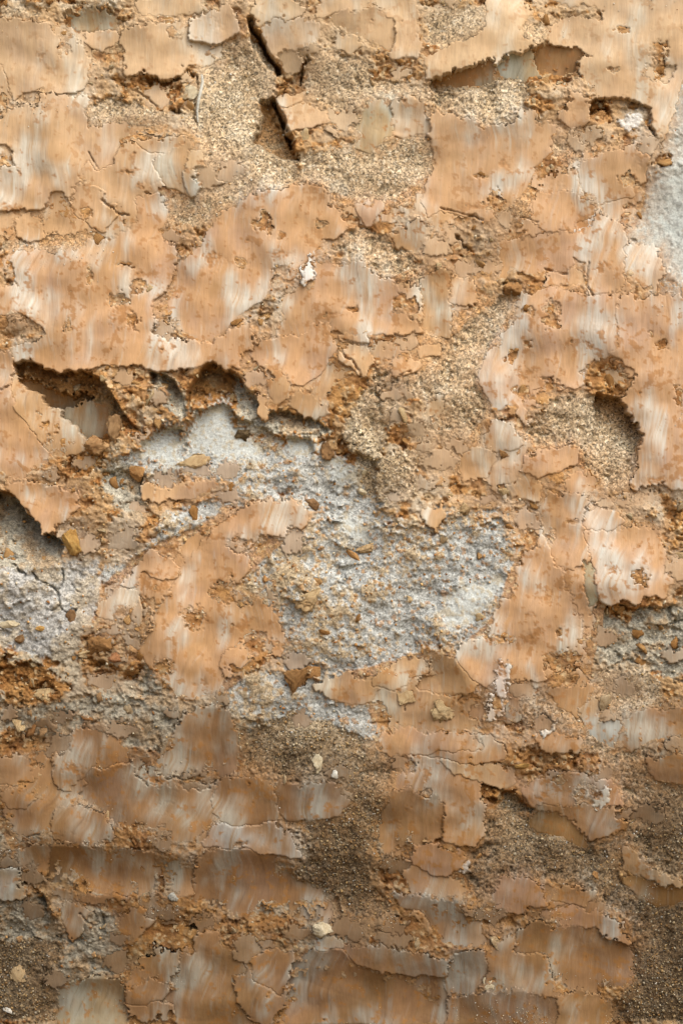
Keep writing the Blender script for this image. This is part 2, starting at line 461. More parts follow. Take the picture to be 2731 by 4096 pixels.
# narrow cracks: (polyline, half width px, depth mm)
CRK = [(P('10', '165,100 200,190 260,300 335,440'), 12, 46), (P('10', '300,610 340,690 380,800 420,900 455,970'), 12, 50), (P('02', '90,410 130,450 160,480'), 4.5, 13), (P('02', '205,450 240,510 300,550 350,580 370,640'), 4.5, 13),
       (P('02', '350,570 400,500 380,430'), 4.5, 13), (P('02', '320,690 360,650 400,690 450,720 470,680'), 4.5, 13),
       (P('02', '210,900 300,880 340,820'), 3.4, 6), (P('02', '450,520 490,580'), 3.4, 6),
       (P('01', '0,870 60,850'), 4, 10), (P('00', '1240,460 1235,560 1215,640 1215,720 1235,770'), 4.5, 12),
       (P('10', '515,335 480,430 460,520'), 5, 14), (P('00', '1180,530 1120,610'), 3.5, 8),
       (P('02', '880,600 890,700 900,760'), 3.5, 8), (P('22', '1420,790 1500,770 1640,750'), 4.5, 12),
       (P('03', '560,1060 600,1130 570,1150'), 3.5, 8), (P('03', '480,1080 520,1100 560,1140'), 3.5, 8),
       (P('03', '1060,180 1180,200 1280,225'), 3.5, 7), (P('03', '840,150 880,210 920,250'), 3.5, 7),
       (P('21', '970,60 975,200 1000,270'), 3.5, 9), (P('21', '690,125 840,140'), 4, 8),
       (P('11', '740,565 890,575'), 3.5, 8), (P('11', '730,640 800,720 840,800'), 4, 8),
       (P('11', '1090,790 1160,760'), 4, 9), (P('20', '60,1320 180,1330 320,1380'), 4, 9),
       (P('20', '160,1490 240,1568'), 5, 14), (P('20', '560,1350 660,1400'), 3.5, 7),
       (P('12', '1150,1260 1130,1330'), 4, 10), (P('22', '150,1270 190,1230'), 3.5, 8),
       (P('00', '700,480 800,540 920,600 980,660'), 4, 8), (P('03', '170,570 240,540'), 3.5, 7),
       (P('00', '560,960 620,1050'), 3.5, 9), (P('00', '640,1250 700,1300 800,1360'), 4, 9)]

# smeared slabs.  keys: dz height over the macro face (mm), tu/tr lean so that it faces up/right (degrees),
# sc concave scoop (mm), c clay colour, st amount of pale streaks, ho torn pits, sl slanted streaks
SL = []


def slab(t, s, dz=4.0, tu=0.0, tr=0.0, sc=0.0, c='tan', st=0.4, ho=0.25, sl=0, jag=0.0):
    SL.append((P(t, s), dz, tu, tr, sc, c, st, ho, sl, jag))


def under(t, s, c, ho=.45, dz=0.0):
    slab(t, s, dz, 0, 0, 0, c, .40, ho, 0, 1.3)


under('00', '-60,110 300,120 800,150 1450,20 1480,200 1150,450 900,440 560,380 540,780 1080,790 1200,900 1250,1150 1000,1250 860,1568 300,1540 -60,1480', 'tan', .5)
under('20', '620,1040 930,900 1340,900 1320,1300 1180,1568 440,1568 520,1240', 'peach', .5)
under('10', '480,1160 760,1240 1060,1260 1340,1060 1560,1340 1300,1560 900,1420 600,1500', 'tan', .6)
under('11', '180,480 700,480 1250,500 1340,640 1250,760 950,760 640,1030 400,1000 200,760', 'ochre', .55)
under('11', '1000,200 1240,100 1568,160 1700,300 1560,420 1400,560 1180,460', 'gold', .6)
under('22', '540,320 700,100 960,0 1400,150 1490,500 1100,650 1000,1080 1050,1180 300,1200 150,960 400,700', 'peach', .5)
under('12', '560,1180 960,1020 1290,960 1568,1000 1800,1200 1750,1420 1500,1568 1000,1568 900,1300', 'ochre', .6)
under('02', '620,560 900,320 1400,100 1800,0 1900,150 1500,500 1800,800 1650,980 1380,1240 1100,1240 900,1000 860,720 640,740', 'peach', .5)
under('03', '-60,40 330,-20 520,-150 760,0 1000,40 1120,-120 1300,-260 1480,-200 1568,300 1800,260 1760,480 1568,560 1000,640 700,620 400,640 60,640 -60,420', 'brown', .6)
under('03', '260,640 1240,680 1700,620 1900,860 2080,1100 1568,1100 1200,1000 700,1060 300,960', 'umber', .4)
under('03', '700,1020 960,1030 1240,1180 1500,1300 1568,1780 760,1780 330,1780 360,1500 740,1440 760,1200', 'brown', .5)
under('13', '-60,1320 400,1300 740,1240 1300,1270 1568,1290 1640,1780 -60,1780', 'umber', .45)
under('13', '1100,-20 1300,-90 1800,-60 1840,200 1560,160 1150,60', 'peach2', .5)
under('23', '380,960 460,830 700,840 1050,950 1260,1140 1290,1480 1100,1640 1120,1780 100,1780 120,1300 560,1150', 'brown', .45)
under('23', '-260,600 200,620 180,780 300,1000 340,1280 -100,1290 -240,940', 'tan2', .5)
under('21', '330,640 540,300 980,250 1220,0 1640,300 1640,1480 1240,1480 1320,1100 1220,920 1000,680 900,860 560,1060 340,960', 'pink', .35)
under('21', '340,1060 560,1050 640,1240 900,1220 1000,1450 960,1568 480,1568 160,1440 160,1250', 'tan', .5)

slab('00', '0,110 -60,110 150,125 330,165 350,210 370,280 380,340 430,330 440,240 500,270 540,380 540,470 500,540 380,560 290,560 270,520 180,560 90,600 60,530 40,450 20,380 -60,370', 6, 0, 0, 3, 'tan', .45, .15)
slab('00', '40,700 90,680 240,670 260,590 400,600 530,620 540,790 760,770 1060,790 1090,850 980,870 820,840 740,850 720,930 690,1010 610,1050 560,960 480,1060 500,1150 450,1260 400,1180 300,1160 270,1280 190,1310 110,1280 30,1300 -60,1270 -60,1080 110,1060 100,910 -60,880 -60,790', 5, 0, 0, 2, 'tan', .4, .2)
slab('00', '460,1190 560,1160 650,1200 640,1250 720,1310 650,1430 590,1420 560,1380 470,1330', 3, 0, 0, 0, 'tan', .3, .3)
slab('00', '100,1380 200,1350 260,1360 250,1470 180,1500 110,1480', 4, 0, 0, 0, 'tan', .2, .2)
slab('00', '530,200 640,180 740,190 740,250 600,290 540,250', 5, 4, 0, 0, 'pink', .5, .2)
slab('00', '790,180 1000,150 1190,110 1200,220 1350,245 1480,190 1430,230 1380,320 1300,370 1220,360 1160,400 1130,450 1000,460 900,440 820,460 800,400 800,300 780,240', 6, 0, 0, 3, 'tan', .45, .12)
slab('00', '1190,105 1450,20 1480,80 1485,190 1350,245 1195,222', 8, 5, 0, 0, 'pink', .55, .05)
slab('00', '430,95 600,40 690,90 700,150 560,170 450,150', -6, -18, -6, 3, 'olive', .5, .2)
slab('00', '860,10 1000,-40 1250,-40 1250,40 1000,70 880,60', 1, 0, 0, 0, 'ochre', .5, .35)
slab('00', '880,890 1000,868 1180,880 1180,940 1100,930 960,945 900,920', 3, -6, 0, 0, 'tan', .2, .1)
slab('00', '1000,965 1170,900 1180,1000 1160,1130 1220,1200 1150,1190 1060,1160 1040,1100 980,1040', 1, -4, 0, 3, 'ochre', .15, .3)
slab('00', '1185,960 1270,960 1270,1140 1210,1200 1165,1150', 1, 0, 0, 0, 'pale', .5, .3)
slab('01', '40,80 80,30 200,10 380,20 540,0 550,-60 720,-80 850,-150 880,-200 860,-300 960,-360 1010,-330 1030,-200 1000,-120 1080,-30 1080,60 1060,150 1000,280 930,320 960,420 1020,560 1150,580 1240,570 1330,600 1440,500 1560,480 1590,600 1490,650 1480,720 1420,730 1350,680 1290,690 1250,720 1150,720 1060,730 960,740 900,700 850,690 780,730 700,720 640,700 560,740 460,740 390,750 340,720 270,700 190,670 100,690 70,620 200,610 300,540 290,480 230,420 130,390 60,390 -60,370 -60,230 100,230 170,280 90,180 90,120 40,100', 8, 1, 0, 2, 'peach', .4, .12)
slab('01', '1110,90 1240,10 1400,-240 1660,-380 1810,-390 1950,-400 2010,-370 2060,-300 2130,-240 2170,-150 2100,-80 2010,-90 1970,0 1940,30 1840,170 1740,200 1610,300 1510,380 1480,375 1440,440 1340,560 1240,560 1160,500 1060,450 1040,370 1090,290', 6, 0, 0, 3, 'peach', .5, .2)
slab('01', '-60,640 50,640 70,700 70,900 110,1000 180,1110 290,1240 320,1290 260,1370 160,1390 130,1460 40,1440 40,1400 -60,1340', 8, 0, 0, 3, 'peach', .25, .06)
slab('01', '900,1490 1150,1470 1350,1440 1360,1500 1220,1530 1080,1550 1010,1568 910,1560', 3, 0, 0, 0, 'tan', .3, .2)
slab('01', '90,800 270,880 300,960 400,1010 480,1110 540,1180 520,1240 380,1290 330,1270 200,1110 110,990', -9, 6, 14, 0, 'ochre', .25, .75)
slab('01', '150,820 290,880 420,930 530,920 500,960 380,980 300,950 270,880', -48, -20, 8, 0, 'ochre2', .1, .1)
slab('01', '400,1010 520,940 640,960 690,1080 680,1140 600,1160 540,1160 460,1080', -44, -12, 0, 0, 'ochre2', .4, .1)
# centre top
slab('10', '240,180 300,110 420,100 560,130 580,190 560,250 470,320 420,340 330,350 290,270', 9, 0, 0, 2, 'pinkpale', .6, .06)
slab('10', '190,-60 380,-60 500,60 420,90 300,100 220,140 180,80', 4, 0, 0, 0, 'pale', .4, .4)
slab('10', '590,-60 1180,-60 1200,100 1190,200 1240,270 1200,330 1060,340 1040,250 1060,150 1000,50 880,40 700,80 590,95', 6, 3, 0, 0, 'gold', .55, .1)
slab('10', '680,90 780,60 900,40 1000,60 1060,150 1060,220 1030,290 960,250 870,210 760,170 690,140', 1, -7, -4, 3, 'tan', .4, .05)
slab('10', '700,200 800,210 860,260 800,310 720,280', 4, 0, 0, 0, 'pale', .5, .2)
slab('20', '-30,470 -30,330 60,310 260,220 340,160 350,-60 520,-60 600,60 540,190 640,280 480,350 430,400 370,380 200,450 120,480 40,480', 9, 2, 0, 0, 'gold', .55, .1)
slab('20', '20,495 130,475 260,405 370,385 400,430 360,500 220,520 140,540 20,530', -16, -22, -6, 0, 'ochre2', .1, .05)
slab('20', '430,415 480,355 620,310 660,370 700,450 600,470 440,450', -14, -16, -6, 0, 'olive', .6, .15)
slab('20', '650,350 740,272 900,267 958,292 940,360 910,440 800,470 710,470 690,400', -18, -20, -12, 3, 'ochre2', .12, .05)
slab('20', '740,-60 1640,-60 1640,380 1560,480 1500,640 1440,860 1410,880 1400,760 1390,670 1300,610 1130,580 1050,590 980,600 960,520 930,450 940,360 1060,350 960,320 960,280 850,260 750,250 740,160 850,90 1050,120 1100,20 900,0', 7, 1, 0, 2, 'tanpale', .6, .14)
slab('20', '860,580 960,620 960,740 900,800 830,760 810,730 850,650', 8, -3, 0, -4, 'peach', .15, .02)
slab('20', '-30,720 0,690 180,740 330,800 420,800 530,760 530,700 630,700 640,760 760,790 750,870 700,980 620,1040 560,1170 510,1250 460,1300 320,1370 280,1310 180,1330 60,1320 -20,1330 -60,1240 -40,1130 30,1060 20,920 -20,850', 5, -2, 0, 2, 'peach', .4, .14)
slab('10', '1030,660 1130,610 1230,640 1270,720 1270,810 1180,840 1060,840 1040,760', 0, -12, 0, 2, 'tan', .25, .1)
slab('10', '790,750 900,640 1020,620 1040,830 900,940 830,930 870,840', -2, -4, 8, 2, 'olive', .5, .15)
slab('10', '370,690 480,640 640,700 690,730 560,760 440,780 400,800', 6, -2, 6, 0, 'tan', .2, .35)
slab('10', '320,590 420,570 500,570 470,600 380,640', 10, 10, 0, 0, 'gold', .2, .3)
slab('10', '830,1290 980,1250 970,1300 920,1340 890,1410 850,1350', 3, 0, 0, 0, 'peach', .3, .1)
slab('10', '1060,1470 1200,1390 1290,1430 1300,1530 1180,1568 1090,1530', 2, -8, 0, 0, 'tan', .2, .3)
slab('20', '930,1060 1050,960 1200,920 1320,900 1340,960 1310,1100 1230,1150 1240,1220 1080,1240 1010,1300 980,1240 930,1130', 5, 0, 0, 2, 'pink', .4, .12)
slab('20', '680,1210 830,1200 960,1250 1010,1320 880,1390 870,1460 720,1490 640,1380 640,1280', 4, 0, 0, 2, 'peach', .3, .15)
slab('21', '430,-60 700,-90 880,-100 1010,-150 1020,-230 1200,-170 1212,0 1198,150 1170,270 1000,270 960,140 960,60 880,20 850,120 700,130 560,130 480,70 440,170 410,170 410,0', 7, 0, -4, 2, 'peach', .35, .06)
slab('21', '1215,-20 1400,-20 1440,150 1360,250 1250,230 1205,160', 8, 0, 0, 0, 'pinkpale', .7, .08)
slab('21', '720,140 860,130 940,150 960,220 800,190 720,220', 2, 0, 0, 0, 'gold', .3, .35)
slab('21', '540,290 640,290 740,240 860,270 990,285 1165,280 1145,400 1148,640 1100,660 1020,670 930,700 900,770 940,830 780,870 720,850 620,860 560,920 540,1020 590,1080 550,980 470,960 370,970 330,900 290,810 320,660 420,600 450,530 530,450', 7, -1, -3, 2, 'pink', .5, .12)
slab('21', '1180,270 1215,190 1240,280 1300,300 1400,270 1640,330 1640,1450 1500,1480 1440,1440 1330,1470 1310,1500 1250,1480 1290,1360 1330,1150 1250,1010 1210,930 1250,830 1290,740 1200,680 1110,655 1152,640 1150,400', 11, -1, 0, 2, 'pink', .42, .06)
slab('21', '370,1060 430,1050 530,1160 560,1240 460,1240 340,1240 350,1150', 4, -2, 0, 0, 'tan', .3, .15)
slab('21', '590,1300 860,1220 890,1240 880,1330 760,1370 640,1420 580,1380', 5, 0, 0, 0, 'pink', .25, .2)
slab('21', '850,1420 940,1400 1010,1450 980,1520 840,1530', 4, 0, 0, 0, 'peach', .2, .2)
slab('21', '160,1250 340,1240 380,1300 330,1410 200,1440', 2, 0, 0, 3, 'gold', .6, .2)
slab('21', '480,1480 600,1420 680,1480 620,1568 500,1540', 3, 0, 0, 0, 'gold', .5, .2)
slab('11', '1270,950 1350,930 1345,1140 1300,1130 1250,1060', -1, 0, 0, 0, 'pale', .7, .3)
slab('11', '520,50 600,90 740,100 860,80 950,160 1050,210 1070,250 1040,380 1190,440 1220,510 1100,510 980,520 880,530 720,520 660,500 640,460 560,470 500,520 430,530 330,530 380,420 360,340 440,260 450,180', 6, 0, 0, 3, 'peach', .6, .12)
slab('11', '180,640 240,560 420,540 500,530 560,480 640,470 650,560 690,620 640,700 560,790 490,840 390,820 300,760 270,740 200,690', 5, -1, 0, 0, 'peach', .25, .25)
slab('11', '270,745 360,770 390,830 380,930 340,960 300,900 270,830', 2, -6, 0, 0, 'ochre', .2, .2)
slab('11', '410,920 480,890 560,930 640,1000 560,1040 490,1030 440,980', 0, -10, 0, 0, 'ochre', .15, .2)
slab('11', '730,640 800,600 880,575 930,680 880,740 870,790 830,770 800,720 740,680', 11, 6, 0, 0, 'gold', .2, .1)
slab('11', '730,535 870,530 880,560 740,558', 10, 4, 0, 0, 'peach', .2, .1)
slab('11', '1240,200 1330,130 1410,140 1415,400 1380,540 1300,530 1255,490 1270,380 1250,280', 5, -2, -12, 3, 'ochre', .25, .05)
slab('11', '1425,180 1520,170 1568,230 1560,330 1425,300', 7, 0, 0, 0, 'gold', .3, .1)
slab('11', '1050,700 1150,680 1220,720 1140,770 1060,790', 7, 2, 0, 0, 'tan', .2, .15)
slab('11', '1220,610 1340,590 1340,650 1230,665', 4, 0, 0, 0, 'tan', .2, .2)
slab('11', '225,930 255,920 265,990 245,1055 222,1040', 2, 0, 0, 0, 'gold', .3, .0)
# left and centre middle
slab('02', '40,-110 170,-110 350,-70 480,-40 490,30 380,110 330,190 270,190 220,110 210,40 130,10', 8, 0, 0, 0, 'peach', .3, .35)
slab('02', '1511,60 1591,30 1711,0 1851,20 1921,60 1891,170 1811,240 1751,210 1631,200 1541,310 1551,420 1491,500 1440,420 1400,500 1310,540 1330,600 1400,640 1540,660 1600,640 1680,660 1730,720 1780,830 1740,960 1690,970 1640,880 1560,850 1480,900 1390,940 1370,1040 1380,1130 1350,1240 1220,1230 1120,1200 1040,1110 960,1060 920,1000 900,960 920,880 980,800 1000,660 1080,580 1110,480 1170,370 1260,300 1300,220 1420,130', 6, 0, 0, 3, 'peach', .42, .22, 1)
slab('02', '900,360 960,310 1050,360 1100,420 1090,470 980,480 900,430 850,520 760,520 830,450', 5, 0, 0, 0, 'pink', .4, .2, 1)
slab('02', '640,640 740,560 860,560 880,640 830,680 720,680 700,740 640,720', 3, -3, 0, 0, 'tan', .4, .3, 1)
slab('12', '1290,1010 1400,980 1500,1020 1568,1120 1530,1200 1400,1210 1300,1190 1230,1180 1270,1090', 0, -6, -16, 4, 'ochre', .15, .05)
slab('12', '560,1180 640,1120 760,1100 880,1140 960,1190 900,1270 800,1270 680,1230', 3, -4, 0, 0, 'ochre', .35, .1)
slab('12', '960,1080 1100,1000 1230,990 1250,1080 1160,1120 1080,1180 940,1170', 1, 0, 0, 0, 'ochre', .45, .3)
slab('12', '1230,70 1350,30 1360,90 1310,170 1270,140', 10, 2, 0, 0, 'gold', .1, .02)
slab('22', '560,320 700,290 740,320 780,440 820,560 880,680 940,800 950,900 940,1000 900,1040 830,960 720,960 690,1060 700,1110 560,1110 480,1120 380,1100 330,1150 260,1110 190,1030 150,950 180,900 300,880 370,850 390,720 430,640 510,610 530,480', 6, 0, 0, 3, 'peach', .45, .12)
slab('22', '690,130 680,60 710,-30 960,-30 965,180 990,320 950,390 880,400 850,420 780,420 740,300 710,210', 6, -3, -7, 3, 'peach', .25, .08)
slab('22', '960,205 1000,180 1140,210 1250,170 1400,190 1440,290 1480,400 1490,500 1440,580 1320,590 1300,640 1210,620 1150,600 1110,650 1050,620 1020,500 1000,400 992,320', 10, 0, 0, 2, 'pink', .42, .12)
slab('22', '960,60 1100,40 1180,120 1100,180 970,160', 5, 0, 0, 0, 'pink', .4, .35)
slab('22', '955,400 990,430 1030,620 1000,650 960,560', 0, 0, -10, 0, 'olive', .5, .1)
slab('22', '230,1340 320,1220 380,1170 480,1180 540,1250 545,1370 470,1390 380,1380 300,1370', 2, -4, 0, 2, 'brown', .4, .1)
slab('22', '750,1190 900,1170 990,1180 960,1300 900,1360 800,1280', 0, -4, 0, 0, 'brown', .5, .2)
slab('22', '1180,1400 1300,1340 1640,1300 1640,1480 1400,1500 1250,1560 1150,1520', 0, -6, 0, 2, 'brown', .6, .3)
slab('22', '920,1320 1000,1260 1060,1400 1180,1380 1150,1560 1040,1500', -2, -3, 0, 0, 'slate', .5, .35)
# lower left
slab('03', '1040,30 1120,-100 1150,-230 1300,-260 1450,-240 1500,-100 1490,100 1440,200 1300,230 1200,200 1100,170 1000,130 980,60', 3, -4, 0, 5, 'brown', .5, .05, 1)
slab('03', '540,140 620,100 800,80 840,150 900,230 1100,245 1280,245 1400,200 1500,220 1420,400 1330,460 1270,500 1200,560 1030,600 1020,540 900,500 800,520 720,440 660,410 560,360 500,330', 4, -3, 0, 4, 'brown', .55, .06, 1)
slab('03', '320,480 360,380 480,370 640,420 700,540 620,620 520,625 400,600 330,560', 5, 0, 0, 0, 'brown', .35, .2)
slab('03', '-60,60 100,40 180,80 170,200 90,210 -60,200', 3, -3, 0, 0, 'brown', .4, .15)
slab('03', '330,140 340,0 420,-80 520,-150 700,-100 780,20 780,80 560,100 520,150 420,250 340,220', 2, -3, 0, 0, 'brown', .5, .25)
slab('03', '10,260 100,250 190,310 150,350 60,360', 4, 0, 0, 0, 'brown', .3, .1)
slab('03', '290,620 400,625 600,640 800,660 1000,672 1100,700 1230,730 1230,860 1200,920 1120,940 960,900 850,940 700,900 600,930 540,870 400,880 300,880 260,800', 2, -6, 0, 14, 'brown', .45, .05)
slab('13', '-171,690 -31,620 0,630 160,640 300,690 380,790 440,860 600,900 650,970 700,1080 700,1130 560,1150 480,1120 300,1080 180,1060 0,1060 -110,1010 -190,950 -200,870 -170,760', 3, -6, 0, 14, 'umber', .5, .04)
slab('13', '-60,490 150,480 300,480 420,560 470,680 420,690 300,660 200,640 100,600 0,600 -130,600 -100,540', 7, 2, 0, 0, 'slatepink', .6, .2)
slab('13', '-60,220 60,180 200,190 330,230 320,440 200,480 0,470 -50,400', 2, -2, 0, 0, 'brown', .6, .4)
slab('13', '330,230 480,240 640,200 720,270 790,330 700,420 560,450 400,450 340,380', 1, -4, 0, 4, 'umber', .5, .1)
slab('03', '760,1040 900,1010 970,1040 880,1160 820,1240 750,1240 740,1150', 2, -2, 0, 0, 'brown', .5, .15)
slab('03', '1240,1190 1330,1180 1370,1280 1500,1320 1510,1420 1430,1470 1460,1600 1568,1780 1100,1780 1090,1640 1010,1620 1080,1500 1120,1400 1140,1310 1230,1300', 4, -5, 0, 6, 'brown', .4, .08)
slab('03', '340,1560 440,1510 600,1480 720,1490 760,1540 760,1780 330,1780', 0, -8, 0, 10, 'olivegrey', .4, .15)
slab('03', '850,1530 960,1490 1040,1500 980,1600 900,1630 800,1640 780,1580', 1, -4, 0, 0, 'brown', .6, .15)
slab('03', '-60,780 90,780 120,900 110,960 40,960 -60,930', 2, 0, 0, 0, 'slate', .6, .2)
slab('03', '100,640 270,600 280,700 270,800 200,760 120,770', 0, -4, 0, 4, 'brown', .5, .2)
slab('03', '380,1000 460,990 530,1050 470,1150 420,1200 390,1120', 2, 0, 0, 0, 'brown', .5, .2)
# lower right
slab('23', '-220,180 -160,40 -20,10 40,70 130,120 230,190 300,200 290,280 300,330 320,420 310,560 280,620 180,600 130,590 80,570 80,440 60,370 0,310 -60,290 -130,270 -230,260', 8, -2, 0, 2, 'peach2', .5, .1)
slab('13', '1060,272 1150,262 1250,292 1320,315 1365,370 1360,460 1320,560 1280,680 1200,680 1100,690 1000,690 980,600 980,480 1010,380', 1, -6, -6, 9, 'tan2', .35, .05)
slab('23', '60,70 260,100 400,100 520,140 515,220 440,240 320,190 200,160 100,110', 5, 2, 0, 0, 'pale2', .5, .15)
slab('23', '-200,-60 80,-100 350,-90 440,0 430,60 200,80 60,40 -60,0', 5, 0, 0, 0, 'peach2', .6, .3)
slab('22', '640,1510 760,1470 920,1510 900,1560 740,1580', 4, 0, 0, 0, 'peach2', .5, .15)
slab('23', '580,280 640,210 760,140 900,140 1040,160 1110,200 1150,260 1190,350 1060,365 930,345 800,365 660,370 610,330', 9, -1, 0, 2, 'pink2', .3, .2)
slab('23', '660,380 800,372 930,352 1060,380 1180,372 1210,430 1200,510 1110,540 1000,560 940,520 830,440 740,420', 6, -9, 0, 0, 'tan2', .4, .08)
slab('23', '650,425 760,425 860,470 960,555 970,640 900,610 820,560 700,530 650,500', -8, -16, -8, 0, 'ochre2', .1, .1)
slab('23', '-110,640 0,620 190,660 180,740 90,800 0,790 -100,740', 4, 0, 0, 0, 'pink2', .3, .35)
slab('23', '390,950 450,840 560,820 680,880 720,990 620,1000 540,1040 400,1000', 4, -2, 0, 0, 'pink2', .35, .15)
slab('23', '780,960 830,880 930,900 1010,940 970,1000 880,1000', 4, -2, 0, 0, 'tan2', .35, .15)
slab('23', '60,970 190,990 270,1040 320,1110 340,1260 200,1280 60,1240 0,1150 -20,1030 -200,980 -240,940 -60,940', 1, -6, 0, 8, 'slatebrown', .55, .15)
slab('23', '700,1050 900,1030 1040,1060 1200,1130 1250,1250 1130,1210 1020,1150 900,1150 760,1140 690,1100', 6, 1, 0, 0, 'pink2', .4, .2)
slab('23', '650,1112 760,1152 900,1162 1020,1162 1130,1222 1270,1290 1280,1420 1260,1500 1130,1560 900,1580 800,1500 740,1320 540,1280 550,1180', 2, -6, 0, 8, 'brown', .4, .1)
slab('13', '400,1400 560,1295 700,1290 840,1380 1000,1430 1200,1452 1420,1462 1480,1560 1568,1780 380,1780', 0, -8, 0, 12, 'umber', .35, .08)
slab('13', '740,1260 900,1270 1100,1280 1260,1330 1400,1360 1430,1452 1200,1446 1000,1422 840,1372', 5, -3, 0, 0, 'slatebrown', .6, .08)
slab('13', '160,1330 300,1290 420,1310 400,1420 330,1560 180,1480', 0, -6, 0, 0, 'umber', .3, .3)
slab('13', '560,1230 700,1190 720,1270 580,1285', 2, 4, 0, 0, 'slate', .5, .1)
slab('23', '140,1330 250,1280 330,1300 330,1420 300,1540 350,1580 120,1600 100,1480', 2, -5, 0, 5, 'slatebrown', .5, .15)
slab('23', '1210,640 1270,660 1400,780 1640,870 1640,895 1430,882 1330,830 1250,770', 5, 2, 0, 0, 'pale2', .5, .1)
slab('23', '1260,790 1330,835 1430,890 1640,900 1640,960 1430,1010 1300,920 1240,860', -4, -14, 0, 0, 'ochre2', .2, .15)
slab('23', '1360,80 1640,10 1640,210 1440,200', -1, -4, 0, 0, 'brown', .5, .35)
slab('23', '780,1600 900,1560 1060,1600 1130,1680 1120,1780 780,1780', 4, -6, 0, 4, 'tan2', .3, .15)
slab('23', '340,1570 560,1560 780,1620 770,1780 360,1780 100,1780 110,1610', 0, -6, 0, 4, 'slatebrown', .3, .3)
slab('12', '960,1480 1150,1440 1300,1470 1500,1450 1568,1500 1600,1568 1300,1568 1100,1600 960,1568', 4, 0, 0, 0, 'peach2', .4, .3)

slab('22', '400,1180 440,1030 480,1030 470,1160 410,1250 400,1360 360,1360 370,1250', 12, 0, 0, 0, 'chalk', .2, .45, 0, 1.1)
slab('22', '690,1450 760,1400 770,1450 710,1490', 10, 0, 0, 0, 'chalk', .2, .45, 0, 1.1)
slab('23', '1010,330 1090,260 1095,340 1060,362', 18, 0, 0, 0, 'chalk', .2, .45, 0, 1.1)
slab('11', '495,110 520,60 535,110 525,180 500,200', 12, 0, 0, 0, 'chalk', .2, .45, 0, 1.1)

# torn pits in the slabs: tile -> (cx, cy, rx, ry)
PIT = {'01': [(740, 310, 55, 50), (765, 420, 55, 85), (60, 150, 28, 60), (165, 470, 105, 85), (790, 90, 50, 13), (440, 480, 18, 28), (1080, 260, 50, 40), (565, 150, 16, 50), (240, 250, 50, 13), (840, 440, 26, 50), (870, 235, 45, 35), (1330, 40, 50, 45)],
       '00': [(400, 270, 24, 70), (270, 340, 22, 40), (1090, 200, 22, 30), (550, 1340, 40, 35), (90, 1300, 60, 26)],
       '10': [(240, 1400, 52, 58), (440, 1378, 26, 14), (350, 1480, 30, 22), (600, 1410, 26, 30), (500, 1500, 22, 30)],
       '11': [(360, 130, 55, 36), (340, 30, 55, 22), (800, 360, 38, 18), (350, 220, 60, 60), (690, 410, 40, 10), (90, 80, 30, 22)],
       '20': [(450, 1030, 48, 26), (385, 1265, 52, 62), (1425, 370, 40, 105), (940, 1400, 45, 50), (1130, 432, 20, 18), (240, 1300, 50, 30), (310, 1105, 34, 9), (1200, 170, 50, 18), (830, 1430, 18, 30), (1230, 1120, 50, 40), (1560, 700, 45, 90)],
       '21': [(740, 420, 45, 58), (490, 660, 38, 38), (590, 770, 75, 36), (740, 870, 40, 50), (970, 580, 32, 11), (1290, 265, 70, 28), (1225, 190, 15, 45), (1060, 100, 40, 40), (1440, 610, 40, 28), (640, 510, 36, 11), (580, 385, 36, 14), (700, 800, 20, 14), (790, 760, 36, 16), (1530, 920, 20, 60), (1400, 1450, 75, 24), (560, 900, 50, 40), (600, 600, 16, 26), (1430, 690, 12, 26), (1355, 520, 11, 24)],
       '02': [(950, 520, 85, 60), (1220, 740, 55, 65), (1390, 580, 65, 60), (1530, 780, 40, 60), (1075, 300, 58, 58), (760, 715, 48, 42), (940, 645, 44, 30), (1640, 240, 12, 20), (1560, 265, 30, 14), (1150, 700, 24, 18), (1040, 770, 30, 18), (1590, 930, 50, 70), (1020, 1060, 50, 60), (1260, 1150, 40, 16)],
       '12': [(210, 920, 45, 75), (115, 780, 38, 38), (70, 220, 14, 20), (140, 260, 38, 12)],
       '22': [(640, 840, 40, 40), (430, 880, 42, 18), (720, 610, 34, 34), (815, 1010, 105, 56), (1300, 490, 40, 46), (1120, 425, 42, 22), (780, 825, 20, 18), (600, 720, 28, 20), (740, 215, 24, 28), (885, 140, 26, 14), (900, 550, 50, 26), (940, 890, 20, 30), (440, 1070, 26, 50), (390, 1280, 26, 60)],
       '13': [(1140, 110, 20, 58), (1280, 160, 18, 45), (1270, 285, 30, 28), (1150, 380, 22, 18), (260, 1025, 36, 14), (100, 600, 40, 22)],
       '23': [(690, 300, 44, 38), (1000, 245, 42, 24), (1040, 300, 55, 28), (910, 100, 70, 50), (800, 190, 40, 24), (60, 480, 16, 70), (1000, 130, 40, 36)],
       '03': [(980, 190, 75, 36), (1200, 208, 95, 14), (870, 545, 95, 40), (725, 920, 50, 48), (1010, 870, 36, 62), (445, 130, 70, 40), (480, 905, 60, 40), (680, 620, 55, 45), (1160, 60, 8, 8)]}
PITS = [(TILE[t][0] + a / 1.568, TILE[t][1] + b / 1.568, c / 1.568, d / 1.568) for t, l in PIT.items() for a, b, c, d in l]

